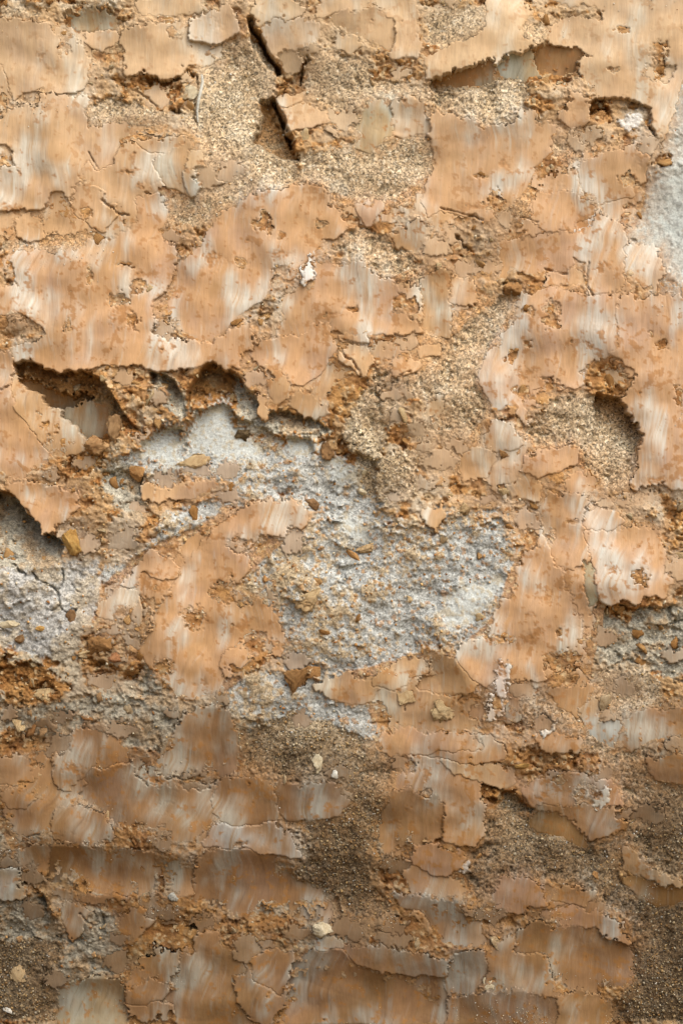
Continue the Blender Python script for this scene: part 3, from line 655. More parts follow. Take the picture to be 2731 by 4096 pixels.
# more bank to both sides, above and below, for other viewpoints
rr = random.Random(3)
FX = 0
while FX < 34:
    cx, cy = rr.uniform(-1450, 4180), rr.uniform(-1000, 4900)
    a, b = rr.uniform(130, 330), rr.uniform(110, 300)
    if -a - 60 < cx < 2731 + a + 60 and -b - 60 < cy < 4096 + b + 60:
        continue
    pts = []
    k = rr.randint(9, 14)
    for i in range(k):
        t = 2 * math.pi * i / k
        q = rr.uniform(0.65, 1.1)
        pts.append((cx + a * q * math.cos(t), cy + b * q * math.sin(t)))
    SL.append((pts, rr.uniform(2, 8), rr.uniform(-6, 3), rr.uniform(-5, 5), rr.uniform(0, 5),
               rr.choice(['tan', 'peach', 'pink', 'gold'] if cy < 2400 else ['brown', 'umber', 'peach2', 'slatebrown']), 0.45, .15, 0))
    FX += 1

# ------------------------------------------------------------------ macro shape of the bank (mm towards the viewer)
Yc = (GYY - 2048) * PX * 1000 / 1000.0           # metres below frame centre
macro = (-62 * np.clip(Yc - 0.10, 0, 2) ** 1.5 * 2.1 - 52 * np.clip(-Yc - 0.25, 0, 2) ** 2).astype(f4)
macro += 12 * n_lo + 3.0 * fbm(GXX, GYY, 260, 2, 191)
top_edge = (-1100 + 60)
macro -= np.clip((-780 - GYY) / 10.0, 0, None) ** 1.6       # rounded shoulder at the top of the bank
for bx, by, br, bh in ((1060, 330, 260, -14), (1650, 1250, 300, 6), (1300, 2350, 480, -14), (300, 2350, 330, -10),
                       (2500, 2650, 260, -12), (1300, 3450, 260, -10), (2300, 3450, 380, -12), (600, 1350, 420, 8),
                       (2450, 1500, 330, 8), (150, 3850, 300, -14), (800, 2500, 260, 6), (2150, 2500, 260, 6)):
    macro += f4(bh) * np.exp(-(((GXX - bx) ** 2 + (GYY - by) ** 2) / (br * br)))


def block(poly, m):
    p = np.array(poly)
    i0, i1 = np.searchsorted(ys, [p[:, 1].min() - m, p[:, 1].max() + m])
    j0, j1 = np.searchsorted(xs, [p[:, 0].min() - m, p[:, 0].max() + m])
    return slice(max(i0 - 1, 0), min(i1 + 1, NY)), slice(max(j0 - 1, 0), min(j1 + 1, NX))


# class weights
W = {k: np.zeros((NY, NX), f4) for k in ('sand', 'marl', 'torn', 'grey', 'chalk', 'lilac', 'greyblue', 'snow')}
shift = np.zeros((NY, NX), f4)
for c, poly, soft, dz in REG:
    b = block(poly, 60)
    s = sdf(UX[b], UY[b], poly)
    s = s + soft * 0.9 * n_fine[b] + soft * 0.6 * n_tiny[b]
    w = sstep(-soft * .5, soft * .5, s)
    for k in W:
        W[k][b] *= (1 - w)
    W[c][b] += w
    shift[b] = shift[b] * (1 - w) + dz * w
# outside the frame the same kinds of ground in broad patches
out = sstep(0, 160, np.maximum(np.maximum(-GXX, GXX - 2731), np.maximum(-GYY, GYY - 4096)) - 20)
for k, sd_, th in (('sand', 101, .15), ('marl', 105, .42), ('torn', 109, .3), ('grey', 113, .45)):
    w = out * sstep(th - .12, th + .12, fbm(UX, UY, 520, 2, sd_))
    for q in W:
        W[q] *= (1 - w)
    W[k] += w
tot = sum(W.values())
W['rough'] = np.clip(1 - tot, 0, 1)

spot = sstep(.10, .34, fbm(UX, UY * 1.3, 95, 3, 195)) * W['rough'] * (1 - out)
W['torn'] += spot
W['rough'] -= spot
shift -= 2.5 * spot
# hollows and cracks
ring = np.zeros((NY, NX), f4)
cut = np.zeros((NY, NX), f4)
for poly, dep, mode in HOL:
    b = block(poly, 40)
    s = sdf(UX[b], UY[b], poly)
    if mode == 'flat':
        d = sstep(-3, 22, s) * dep
    else:
        ya = min(p[1] for p in poly)
        yb = max(p[1] for p in poly)
        # depth runs out towards the lower rim, column by column
        ins = s > 0
        first = np.argmax(ins, axis=0)
        last = ins.shape[0] - 1 - np.argmax(ins[::-1], axis=0)
        yy = GYY[b]
        yt = yy[first, np.arange(yy.shape[1])]
        yl = yy[last, np.arange(yy.shape[1])]
        kk = np.ones(17) / 17
        if len(yt) > 40:
            yt = np.convolve(np.pad(yt, 8, mode='edge'), kk, 'valid')
            yl = np.convolve(np.pad(yl, 8, mode='edge'), kk, 'valid')
        t = np.clip((yl[None, :] - yy) / np.maximum(yl - yt, 1)[None, :], 0, 1)
        # the profile rises from the lower rim to its deepest right under the upper lip
        prof = np.clip(t * 1.12, 0, 1) ** 0.8
        size = np.clip((yl - yt) / 110.0, 0.25, 1.0)
        d = sstep(-2, 9, s) * prof * dep * size[None, :]
        d = np.where(ins | (s > -2), d, 0)
    cut[b] = np.maximum(cut[b], d)
    if dep > 20:
        ring[b] = np.maximum(ring[b], sstep(-48, -6, s + 16 * n_fine[b]))
crk = np.zeros((NY, NX), f4)
for line, hw, dep in CRK:
    b = block(line, 30)
    d = np.full(UX[b].shape, 1e9, f4)
    for (x1, y1), (x2, y2) in zip(line[:-1], line[1:]):
        ex, ey = x2 - x1, y2 - y1
        t = np.clip(((UX[b] - x1) * ex + (UY[b] - y1) * ey) / (ex * ex + ey * ey), 0, 1)
        d = np.minimum(d, np.hypot(UX[b] - x1 - ex * t, UY[b] - y1 - ey * t))
    crk[b] = np.maximum(crk[b], .62 * dep * np.clip(1.5 - d / (.75 * hw), 0, 1) * np.clip(1.1 + 1.2 * n_fine[b], .25, 1.2))
hair = np.clip(1 - np.abs(perlin(UX / 170, UY / 95, 181) + .12 * n_tiny) / .030, 0, 1) * sstep(.15, .55, perlin(GXX / 210, GYY / 160, 182) + .3 * n_fine)
crk = np.maximum(crk, 1.1 * hair * att(6))
cut = cut * 0.62 * (1 + 0.12 * n_mid + .06 * n_fine)

ring *= (W['rough'] + .35 * W['grey'])
W['torn'] += ring * W['rough']
W['rough'] *= (1 - ring)
# relief of each class
g_dome = np.clip(1 - gr[0] * 1.25, 0, 1)
s_dome = np.clip(1 - sm[0] * 1.15, 0, 1)
r_torn = 7.5 * big1[3] * att(70) + 5.6 * big2[3] * att(28) + 2.4 * sm[3] * att(12) + .5 * n_tiny * att(8) - 3.0 * np.clip(.14 - (big1[1] - big1[0]), 0, 1) / .14
r_rough = 2.6 * big1[3] * att(70) + 2.3 * big2[3] * att(28) + 1.1 * sm[3] * att(12) + 1.8 * n_mid + 0.5 * n_tiny * att(8)
keep = sstep(.25, .9, gr[2])
r_sand = 2.6 * n_mid + 1.5 * n_fine + (.55 * g_dome * (0.2 + gr[2]) + (.5 + .8 * low[..., 0]) * s_dome * (sm[2] > .84) + .5 * sm[3] * low[..., 0]) * att(9)
r_marl = 4.2 * n_mid + 1.1 * n_fine + 1.3 * big2[3] * att(28) + 2.0 * big1[3] * sstep(-.1, .5, n_hue) + (1.4 * s_dome * (sm[2] > .8) + .5 * g_dome * gr[2]) * att(9)
r_grey = 4.0 * n_mid + 3.6 * big2[3] * att(28) + 3.2 * big1[3] + 1.3 * sm[3] * att(12) + 0.8 * n_tiny
r_chalk = 2.0 * n_fine + 1.6 * s_dome * att(9) + 1.0 * n_tiny
r_lilac = 3.0 * n_mid + 1.6 * n_fine + 2.0 * big2[3] * att(28) + 1.0 * sm[3] * att(9)
r_gb = 1.4 * n_mid + 0.5 * n_fine + (.5 + .9 * sstep(.0, .5, n_hue + .3 * n_mid)) * sm[3] * att(9) + .25 * STK[0]
rel = (W['rough'] * r_rough + W['torn'] * r_torn + W['sand'] * r_sand + W['marl'] * r_marl + W['grey'] * r_grey
       + W['snow'] * (2.2 * n_mid + 1.2 * n_fine + .5 * n_tiny) + W['chalk'] * r_chalk + W['lilac'] * r_lilac + W['greyblue'] * r_gb)
rel = rel * (1 - .45 * sstep(10, 30, cut))
base = macro + shift + rel - cut - crk
base += 5.0 * sstep(.25, .6, fbm(UX, UY, 130, 3, 197)) * np.clip(big2[3] + .6, 0, 2) * (W['marl'] + .5 * W['lilac'] + .5 * W['sand'] * low[..., 0])
base -= 6.5 * sstep(.35, .8, n_fine + .25 * n_tiny) * (W['torn'] + .6 * W['rough'] + .4 * W['grey'])      # little torn holes

# ------------------------------------------------------------------ colour of the bare ground


def col(c):
    return lin(c)[None, None, :]


low_dark = 1 - (.36 + .28 * W['sand'][..., None]) * low * np.array([1.18, 1.22, 1.26], f4)  # bare ground gets darker towards the bottom, sand most of all
v = lambda a: a[..., None]
pg = v(sstep(-.25, .5, .5 * n_mid + .6 * n_hue + .3 * n_fine + .65 * sstep(2300, 2800, GYY) * (1 - sstep(900, 1500, GXX))))
c_rough = col((188, 148, 98)) * (1 + .3 * v(big2[2] - .5)) * (1 - .85 * pg) + col((198, 188, 168)) * (.85 + .3 * v(sm[2])) * .85 * pg
tt = v(np.clip(.5 + .55 * n_mid + .5 * (big2[2] - .5) + .4 * (sm[2] - .5), 0, 1))
c_torn = col((148, 92, 36)) * (1 - tt) + col((194, 140, 74)) * tt
fk_ = v((sm[2] > .88) * .6)
c_torn = c_torn * (1 - fk_) + col((224, 196, 152)) * fk_
gk_ = v(.5 * sstep(.3, .8, n_hue + .4 * n_fine))
c_torn = c_torn * (1 - gk_) + col((190, 168, 132)) * (.8 + .4 * v(sm[2])) * gk_
gm = v(np.clip((.34 + 1.1 * gr[2] ** 1.3), .3, 1.5))
gk = v((rnd(hash2(np.floor(gr[2] * 9973).astype(np.int32), np.floor(sm[2] * 97).astype(np.int32), 5), 1)))
c_sand = (col((170, 146, 114)) * (1 - .6 * v(sstep(-.3, .6, n_mid))) + col((190, 174, 148)) * .6 * v(sstep(-.3, .6, n_mid))) * (.74 + .42 * gm)
c_sand = c_sand * (1 - .5 * v((gr[2] > .90) * 1.0)) + col((226, 214, 192)) * .5 * v((gr[2] > .90) * 1.0)
mm = v(sstep(-.12, .65, .6 * n_lo + .7 * n_mid + .6 * n_fine + .9 * (sm[2] - .5)))
c_marl = (col((184, 182, 177)) * (1 - .8 * mm) + col((186, 156, 112)) * .8 * mm) * (.80 + .34 * v(gr[2]))
c_marl = c_marl * (1 - .6 * v((sm[2] > .9) * 1.0)) + col((176, 124, 66)) * .6 * v((sm[2] > .9) * 1.0)
mm2 = v(sstep(-.2, .5, n_mid + .5 * n_fine))
c_grey = (col((176, 166, 148)) * (1 - .6 * mm2) + col((176, 138, 92)) * .6 * mm2) * (.78 + .4 * v(sm[2]))
c_chalk = col((232, 222, 212)) * (.85 + .2 * v(gr[2]))
c_snow = col((204, 204, 199)) * (.92 + .12 * v(gr[2])) * (1 - .7 * v(sstep(.0, .5, n_fine + .3 * n_tiny))) + col((190, 172, 142)) * .7 * v(sstep(.0, .5, n_fine + .3 * n_tiny))
c_lilac = (col((190, 184, 178)) * (1 - .5 * mm2) + col((196, 170, 128)) * .5 * mm2) * (.86 + .24 * v(sm[2]))
c_gb = (1 + .14 * v(np.clip(STK[1] + STK[2], -1, 1))) * col((192, 194, 188)) * (1 - .55 * v(sstep(.1, .6, n_fine + .6 * n_tiny))) + col((132, 132, 128)) * .55 * v(sstep(.1, .6, n_fine + .6 * n_tiny))
C = (v(W['rough']) * c_rough + v(W['torn']) * c_torn + v(W['sand']) * c_sand + v(W['marl']) * c_marl + v(W['grey']) * c_grey
     + v(W['snow']) * c_snow + v(W['chalk']) * c_chalk + v(W['lilac']) * c_lilac + v(W['greyblue']) * c_gb)
C = (C * low_dark * (1 + .10 * v(n_lo))).astype(f4)
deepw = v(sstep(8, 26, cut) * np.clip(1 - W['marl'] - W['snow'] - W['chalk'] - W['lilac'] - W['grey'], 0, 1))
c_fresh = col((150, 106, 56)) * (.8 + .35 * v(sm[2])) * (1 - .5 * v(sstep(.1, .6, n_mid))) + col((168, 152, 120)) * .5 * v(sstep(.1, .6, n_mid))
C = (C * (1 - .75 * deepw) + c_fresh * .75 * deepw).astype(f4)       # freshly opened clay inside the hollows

# ------------------------------------------------------------------ mesh making


def world_xyz(px, py, h):
    """traced pixel + mm towards the viewer -> metres"""
    return np.stack([(px - 1365.5) * PX, -h * 0.001, Z0 + (4096 - py) * PX], axis=-1).astype(f4)


def make_mesh(name, co, faces, colors, mat, smooth, grain=None):
    me = bpy.data.meshes.new(name)
    me.vertices.add(len(co))
    me.vertices.foreach_set('co', co.ravel())
    k = faces.shape[1]
    me.loops.add(faces.size)
    me.loops.foreach_set('vertex_index', faces.ravel().astype(np.int32))
    me.polygons.add(len(faces))
    me.polygons.foreach_set('loop_start', np.arange(0, faces.size, k, dtype=np.int32))
    me.polygons.foreach_set('loop_total', np.full(len(faces), k, np.int32))
    if smooth:
        me.polygons.foreach_set('use_smooth', np.ones(len(faces), bool))
    me.update(calc_edges=True)
    a = me.attributes.new('tint', 'FLOAT_COLOR', 'POINT')
    c4 = np.ones((len(co), 4), f4)
    c4[:, :3] = colors
    c4[:, 3] = 0.15 if grain is None else grain
    a.data.foreach_set('color', c4.ravel())
    me.materials.append(mat)
    return me


def link(name, me, parent=None):
    o = bpy.data.objects.new(name, me)
    coll.objects.link(o)
    if parent:
        o.parent = parent
    return o


def grid_mesh(name, keep, px, py, h, colr, mat, smooth, faces_keep=None, grain=None):
    ny, nx = keep.shape
    if faces_keep is None:
        faces_keep = keep[:-1, :-1] & keep[1:, :-1] & keep[:-1, 1:] & keep[1:, 1:]
    idx = np.arange(ny * nx).reshape(ny, nx)
    q = np.stack([idx[:-1, :-1][faces_keep], idx[1:, :-1][faces_keep], idx[1:, 1:][faces_keep], idx[:-1, 1:][faces_keep]], axis=1)
    used = np.unique(q)
    remap = np.zeros(ny * nx, np.int64)
    remap[used] = np.arange(len(used))
    co = world_xyz(px.ravel()[used], py.ravel()[used], h.ravel()[used])
    return make_mesh(name, co, remap[q], colr.reshape(-1, 3)[used], mat, smooth, None if grain is None else grain.ravel()[used])


CLAY = {
    'blue': ((200, 204, 200), (196, 184, 160), (206, 210, 208)), 'chalk': ((224, 220, 212), (210, 198, 180), (230, 230, 226)),  # base, second tone, pale streak
    'tan': ((205, 158, 104), (208, 166, 116), (222, 206, 182)), 'peach': ((206, 158, 112), (202, 150, 96), (216, 206, 190)),
    'pink': ((206, 164, 130), (204, 156, 108), (214, 204, 192)), 'gold': ((212, 172, 116), (208, 160, 104), (226, 212, 190)),
    'pale': ((214, 190, 150), (206, 176, 130), (212, 208, 194)), 'pinkpale': ((214, 188, 162), (208, 168, 126), (214, 210, 202)),
    'tanpale': ((210, 174, 128), (208, 162, 116), (212, 204, 186)), 'ochre': ((188, 142, 84), (196, 156, 104), (206, 196, 172)),
    'ochre2': ((172, 122, 64), (178, 134, 80), (190, 180, 156)), 'olive': ((178, 162, 126), (188, 154, 104), (196, 194, 178)),
    'brown': ((176, 136, 96), (168, 124, 80), (196, 184, 162)), 'umber': ((162, 124, 88), (152, 112, 74), (184, 174, 158)),
    'slate': ((178, 168, 152), (172, 148, 118), (196, 194, 186)), 'slatepink': ((190, 160, 138), (184, 150, 116), (198, 194, 188)),
    'slatebrown': ((172, 146, 118), (172, 130, 92), (188, 182, 170)), 'olivegrey': ((168, 150, 118), (172, 138, 98), (186, 178, 160)),
    'peach2': ((206, 162, 120), (202, 152, 104), (214, 202, 182)), 'pink2': ((200, 154, 120), (196, 146, 102), (210, 198, 184)),
    'tan2': ((190, 146, 98), (186, 140, 92), (202, 188, 166)), 'pale2': ((208, 186, 150), (202, 166, 120), (210, 206, 192))}

top = base.copy()               # highest surface so far, for resting crumbs and clods
covered = np.zeros((NY, NX), bool)
on_slab = np.zeros((NY, NX), bool)
pit_d = np.full((NY, NX), 99, f4)
scar_m = np.zeros((NY, NX), f4)
for n_, (cx, cy, rx, ry) in enumerate(PITS):
    b = block([(cx - rx, cy - ry), (cx + rx, cy + ry)], 40)
    q = (np.hypot((UX[b] + 9 * w2x[b] - cx) / rx, (UY[b] + 9 * w2y[b] - cy) / ry) - 1 + .45 * n_tiny[b] + .35 * n_fine[b]) * min(rx, ry)
    if n_ % 5 in (1, 3):
        scar_m[b] = np.maximum(scar_m[b], sstep(5, -8, q + 5 * n_tiny[b]) * sstep(-.7, .2, n_fine[b]))
    else:
        pit_d[b] = np.minimum(pit_d[b], q)
slab_meshes = []
SMOOTHED = np.zeros((NY, NX), f4)          # where a smear runs out over the ground
def add_slab(poly, dz, tu, tr, sc, cn, st, ho, sl, jag=0.0, local=0.0):
    b = block(poly, 200)
    px, py = GXX[b], GYY[b]
    dz = dz * .36 if dz > 0 else dz
    p = np.array(poly)
    x0, x1, y0, y1 = p[:, 0].min(), p[:, 0].max(), p[:, 1].min(), p[:, 1].max()
    cx, cy = (x0 + x1) / 2, (y0 + y1) / 2
    s = sdf(UX[b], UY[b], poly)
    s = s + 10.0 - 4.5 * np.maximum(n_fine[b], -.3) - 1.2 * n_tiny[b]
    s_poly = s
    sp = spacing[b]
    below = np.zeros_like(s)
    below[7:-7] = np.clip((s_poly[:-14] - s_poly[14:]) / np.maximum(14 * sp[7:-7], 1), -1, 1)
    above = 1 - sstep(-.6, .35, below)
    s = s - jag * (10 * n_fine[b] + 6 * n_tiny[b])
    if jag > 0:
        s = s - 70 * sstep(5, 13, cut[b])
    if jag > 1.25 and not local:
        s = s - 34 * np.clip(1 + n_mid[b], 0, 2) * sstep(60, 0, s) - 70 * (W['torn'][b] + W['sand'][b] + .9 * W['marl'][b] + W['snow'][b] + .8 * W['grey'][b] + .8 * W['lilac'][b])
        s = np.minimum(s, 60.0)
    s = s + 4 - np.clip(34 - s, 0, 60) * .62 * above * np.clip(.35 + .75 * n_tiny[b] + .75 * n_fine[b], 0, 1.3)
    # torn pits and frayed rims
    pits = (n_mid[b] * .55 + n_fine[b] * .75 + .35 * n_tiny[b])
    hole = (1.30 - ho * .75 - pits) * 26
    fray = (0.62 + s / 60.0 - .6 * n_fine[b] - .3 * n_mid[b]) * 26
    s = np.minimum(np.minimum(s, hole), np.minimum(fray, pit_d[b] - 1.5 * n_tiny[b]))
    mm_ = PX * 1000
    lean = -(py - cy) * mm_ * math.tan(math.radians(-tu)) * -1 * -1
    # facing up: the lower part stands further out
    lean = (py - cy) * mm_ * math.tan(math.radians(tu)) - (px - cx) * mm_ * math.tan(math.radians(tr))
    ty = np.clip((py - y0) / max(y1 - y0, 1), 0, 1)
    conc = -sc * 4 * ty * (1 - ty) if sc else 0.0
    ra = random.Random(int(cx * 7 + cy * 13))
    stn, stb, q1, q2, q3 = [k_[b] for k_ in STK]
    if dz > -3 and jag == 0:
        tu += ra.gauss(0, 1.3)
        tr += ra.gauss(0, 1.6)
        dz += ra.uniform(-.5, .8)
    lean = (py - cy) * mm_ * math.tan(math.radians(tu)) - (px - cx) * mm_ * math.tan(math.radians(tr))
    lean = np.clip(lean, -5, 5) if dz > -3 else lean
    hs = macro[b] + dz + lean + conc + 1.4 * n_mid[b] * .6 + 1.2 * n_lo[b] + .20 * stn + .12 * n_fine[b] + .12 * q2 - crk[b] - .9 * scar_m[b]
    edge = sstep(0, 7, s)
    hs = hs - .6 * (1 - edge) ** 2
    inside = s > 0
    near = s > -1.7 * sp
    bb = base[b]
    hv = np.where(inside, hs, np.minimum(hs, bb) - 4.0)
    if inside.sum() < 12:
        return
    # colour
    k0, k1, k2 = [lin(q)[None, None, :] for q in CLAY[cn]]
    own = .5 if cn not in ('chalk', 'blue', 'olive', 'slate', 'ochre2', 'olivegrey') else 1.0
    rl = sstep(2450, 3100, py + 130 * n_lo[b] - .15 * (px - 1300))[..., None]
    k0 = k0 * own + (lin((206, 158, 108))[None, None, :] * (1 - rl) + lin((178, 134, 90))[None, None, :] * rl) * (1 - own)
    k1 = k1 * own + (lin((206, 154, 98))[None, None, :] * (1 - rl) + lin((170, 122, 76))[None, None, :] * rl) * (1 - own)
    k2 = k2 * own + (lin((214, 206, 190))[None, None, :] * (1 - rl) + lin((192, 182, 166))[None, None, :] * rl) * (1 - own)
    f = v(sstep(-.5, .6, n_lo[b] * .7 + .5 * stb + .35 * n_mid[b]))
    cc = k0 * f + k1 * (1 - f)
    g2 = v(sstep(.0, .75, n_hue[b] + .25 * stb))
    cc = cc * (1 - .5 * g2) + lin((204, 150, 82))[None, None, :] * (k0.mean() / .33) * (.5 * g2)
    g3 = v(sstep(.05, .8, -n_hue[b] + .25 * stb))
    cc = cc * (1 - .4 * g3) + lin((208, 164, 136))[None, None, :] * (k0.mean() / .36) * (.4 * g3)
    pale = sstep(.14 - .75 * st, 1.16 - .75 * st, .30 * stb + .95 * n_pal[b] + .20 * n_mid[b] + .10 * stn)
    pale = np.clip(pale * (.72 + .35 * stn) + .35 * sstep(.9, 1.5, stn + .3 * n_pal[b]), 0, 1)
    k2 = k2 * np.array([.98, 1.03, 1.06], f4)
    cc = cc * (1 - .9 * v(pale)) + k2 * .9 * v(pale)
    cc = cc * (1 + .06 * v(stn) + .03 * v(n_fine[b]))
    amp = .55 + .6 * sstep(-.3, .5, n_pal[b]) + .12 * low[b][..., 0]
    e1 = v(np.clip(sstep(.25, .95, q1) * .55 * amp, 0, 1))
    cc = cc * (1 - e1) + k2 * e1
    e2 = v(np.clip(sstep(.2, .85, q2) * .60 * amp, 0, 1))
    cc = cc * (1 - e2) + (k1 * .45 + .55 * lin((206, 156, 84))[None, None, :] * (k0.mean() / .33)) * e2
    e3 = v(np.clip(sstep(.25, .9, q3) * .45 * amp, 0, 1))
    cc = cc * (1 - e3 * np.array([.55, .62, .68], f4))
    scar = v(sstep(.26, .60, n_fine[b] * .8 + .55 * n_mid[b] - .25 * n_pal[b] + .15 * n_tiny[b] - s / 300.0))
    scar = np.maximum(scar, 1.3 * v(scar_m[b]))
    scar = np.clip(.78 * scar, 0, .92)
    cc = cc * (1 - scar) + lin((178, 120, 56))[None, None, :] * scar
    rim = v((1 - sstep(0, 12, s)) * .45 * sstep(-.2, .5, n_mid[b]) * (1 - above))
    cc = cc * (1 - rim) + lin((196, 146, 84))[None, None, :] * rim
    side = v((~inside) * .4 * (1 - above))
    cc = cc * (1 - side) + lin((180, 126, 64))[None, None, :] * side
    if local:
        cc = cc * (1 - local) + C[b].mean(axis=(0, 1))[None, None, :] * local
    tp = v(sstep(1000, -100, py + 200 * n_pal[b])) * .45 * (.0 if cn in ('ochre2', 'olive') else 1.0)
    cc = cc * (1 - tp) + lin((216, 184, 140))[None, None, :] * tp
    gl = .12 - .10 * low[b]
    lum = cc.mean(axis=2, keepdims=True)
    cc = cc * (1 - gl) + lum * gl
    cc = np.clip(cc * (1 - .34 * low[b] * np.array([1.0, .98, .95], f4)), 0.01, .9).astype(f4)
    # the ground under and around a slab: frayed smear running out into it, torn clay in its pits
    pitm_ = sstep(4, 12, s_poly)
    drop = .05 + 2.2 * sstep(.2, .8, below) * sstep(-.3, .5, n_mid[b] + .3) * (1 - pitm_) + 1.0 * n_fine[b]
    infl = np.exp(-np.clip(-s, 0, None) / 46.0) * sstep(-.7, .35, .75 * n_fine[b] + .5 * n_mid[b] + .15 - .25 * sstep(.2, .8, below))
    infl = infl * (cut[b] < 7) * (s < 0) * (1.0 if dz > -3 else 0.0)
    pitm = sstep(4, 12, s_poly) * (s < 0)
    infl = infl * (1 - .6 * W['marl'][b] - .6 * W['snow'][b])
    rb = bb * (1 - .85 * infl) + (hs - drop + .22 * rel[b]) * .85 * infl
    rb = rb * (1 - pitm) + (hs - np.clip(.12 * -s, .3, 2.2) + .2 * r_torn[b]) * pitm
    base[b] = np.where(s > -14, np.minimum(rb, np.where(s > 2.2 * sp, hs - 3.0, np.where(inside, hs - .35, hs + .35))), rb)
    prot = 1 - .8 * np.clip(.7 * W['torn'][b] + W['grey'][b] + W['marl'][b] + W['snow'][b] + W['lilac'][b] + W['chalk'][b], 0, 1)
    SMOOTHED[b] = np.maximum(SMOOTHED[b], infl)
    reach = np.exp(-np.clip(-s, 0, None) / 58.0) * (s < 0) * W['rough'][b] * (1 - .35 * sstep(0, .6, n_hue[b])) * (1.0 if dz > -3 and not local else 0.0)
    ct = v(np.maximum(.85 * infl, .8 * reach) * (1 - pitm) * prot)
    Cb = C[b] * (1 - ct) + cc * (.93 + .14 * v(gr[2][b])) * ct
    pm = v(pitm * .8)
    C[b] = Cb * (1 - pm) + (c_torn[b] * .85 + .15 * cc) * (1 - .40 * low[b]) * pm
    hv = np.where(inside, hs, np.minimum(hs, base[b]) - 1.2)
    slab_meshes.append((b, near, inside, hv, hs, cc))
    covered[b] |= s > 5 * sp
    on_slab[b] |= inside
    top[b] = np.where(inside, hs, np.minimum(top[b], base[b]))


for e in SL:
    add_slab(*e)
# smaller scraps of smeared clay left between the slabs
rq = random.Random(21)
done = 0
tries = 0
while done < 110 and tries < 6000:
    tries += 1
    cx, cy = rq.uniform(0, 2731), rq.uniform(0, 4096)
    j, i = np.searchsorted(xs, cx), np.searchsorted(ys, cy)
    if on_slab[i, j] or cut[i, j] > 5:
        continue
    wk = W['rough'][i, j] + .9 * W['torn'][i, j] + .35 * W['grey'][i, j] + .12 * W['sand'][i, j]
    if rq.random() > wk:
        continue
    a = rq.uniform(18, 62)
    q_ = rq.uniform(.45, .9)
    k = rq.randint(6, 9)
    pts = []
    for n_ in range(k):
        t_ = 2 * math.pi * n_ / k
        u_ = rq.uniform(.6, 1.15)
        pts.append((cx + a * u_ * math.cos(t_), cy + a * q_ * u_ * math.sin(t_)))
    here = float(base[i, j] - macro[i, j])
    add_slab(pts, min(max(here + rq.uniform(0, 2.5), -6), 6), rq.uniform(-10, 6), rq.uniform(-8, 8), 0,
             rq.choice(['tan', 'ochre', 'gold', 'peach', 'pale'] if cy < 2500 else ['brown', 'tan2', 'umber', 'slatebrown', 'peach2']), .35, .3, 0, 1.2, .7)
    done += 1

GRAIN = np.clip(.22 + .78 * W['sand'] + .35 * W['marl'] + .3 * W['grey'] + .3 * W['lilac'], 0, 1) * (1 - .7 * SMOOTHED)
bank = None
fk = ~(covered[:-1, :-1] & covered[1:, :-1] & covered[:-1, 1:] & covered[1:, 1:])
allv = np.ones((NY, NX), bool)
bank_me = grid_mesh('earth_bank', allv, GXX, GYY, base, C, M_EARTH, False, fk, GRAIN)
bank = link('earth_bank', bank_me)
bank['kind'] = 'structure'
LIM = np.full((NY, NX), 1e9, f4)            # a later smear lies over the earlier ones
for b, near, inside, hv, hs, cc in slab_meshes[::-1]:
    hv = np.minimum(hv, LIM[b])
    hid = LIM[b] < 1e8
    LIM[b] = np.where(inside, np.minimum(LIM[b], hs - .7), LIM[b])
    deep_hid = hid.copy()
    for _ in range(3):
        deep_hid[1:-1, 1:-1] = deep_hid[1:-1, 1:-1] & deep_hid[:-2, 1:-1] & deep_hid[2:, 1:-1] & deep_hid[1:-1, :-2] & deep_hid[1:-1, 2:]
    kp = near & ~deep_hid
    r_ = np.where(kp.any(1))[0]
    c_ = np.where(kp.any(0))[0]
    if len(r_) < 3 or len(c_) < 3:
        continue
    q = (slice(r_[0], r_[-1] + 1), slice(c_[0], c_[-1] + 1))
    fq = kp[q]
    if not (fq[:-1, :-1] & fq[1:, :-1] & fq[:-1, 1:] & fq[1:, 1:]).any():
        continue
    me = grid_mesh('clay_slab', fq, GXX[b][q], GYY[b][q], hv[q], cc[q], M_SLAB, True)
    link('clay_slab', me, bank)

# trench floor in front and field behind the top of the bank


def sheet(name, x0, x1, y0, y1, z, n, c, seed):
    gx, gy = np.meshgrid(np.linspace(x0, x1, n), np.linspace(y0, y1, n))
    z_ = z + 0.02 * fbm(gx, gy, 1.1, 3, seed)
    co = np.stack([gx, gy, z_], -1).reshape(-1, 3).astype(f4)
    i = np.arange(n * n).reshape(n, n)
    q = np.stack([i[:-1, :-1].ravel(), i[:-1, 1:].ravel(), i[1:, 1:].ravel(), i[1:, :-1].ravel()], 1)
    me = make_mesh(name, co, q, np.tile(lin(c), (n * n, 1)), M_EARTH, True)
    o = link(name, me)
    o['kind'] = 'structure'
    return o


sheet('ground', -80, 80, -120, 0.9, 0.0, 120, (150, 122, 84), 5)
ztop = float(Z0 + (4096 + 1085) * PX)
sheet('field', -80, 80, 0.02, 120, ztop - 0.05, 120, (140, 124, 88), 6)

# ------------------------------------------------------------------ grains, crumbs and flakes


def height_at(px, py):
    j = np.clip(np.searchsorted(xs, px), 1, NX - 1)
    i = np.clip(np.searchsorted(ys, py), 1, NY - 1)
    return top[i, j], i, j


OCT = np.array([(1, 0, 0), (-1, 0, 0), (0, 1, 0), (0, -1, 0), (0, 0, 1), (0, 0, -1)], f4)
OCF = np.array([(0, 2, 4), (2, 1, 4), (1, 3, 4), (3, 0, 4), (2, 0, 5), (1, 2, 5), (3, 1, 5), (0, 3, 5)])


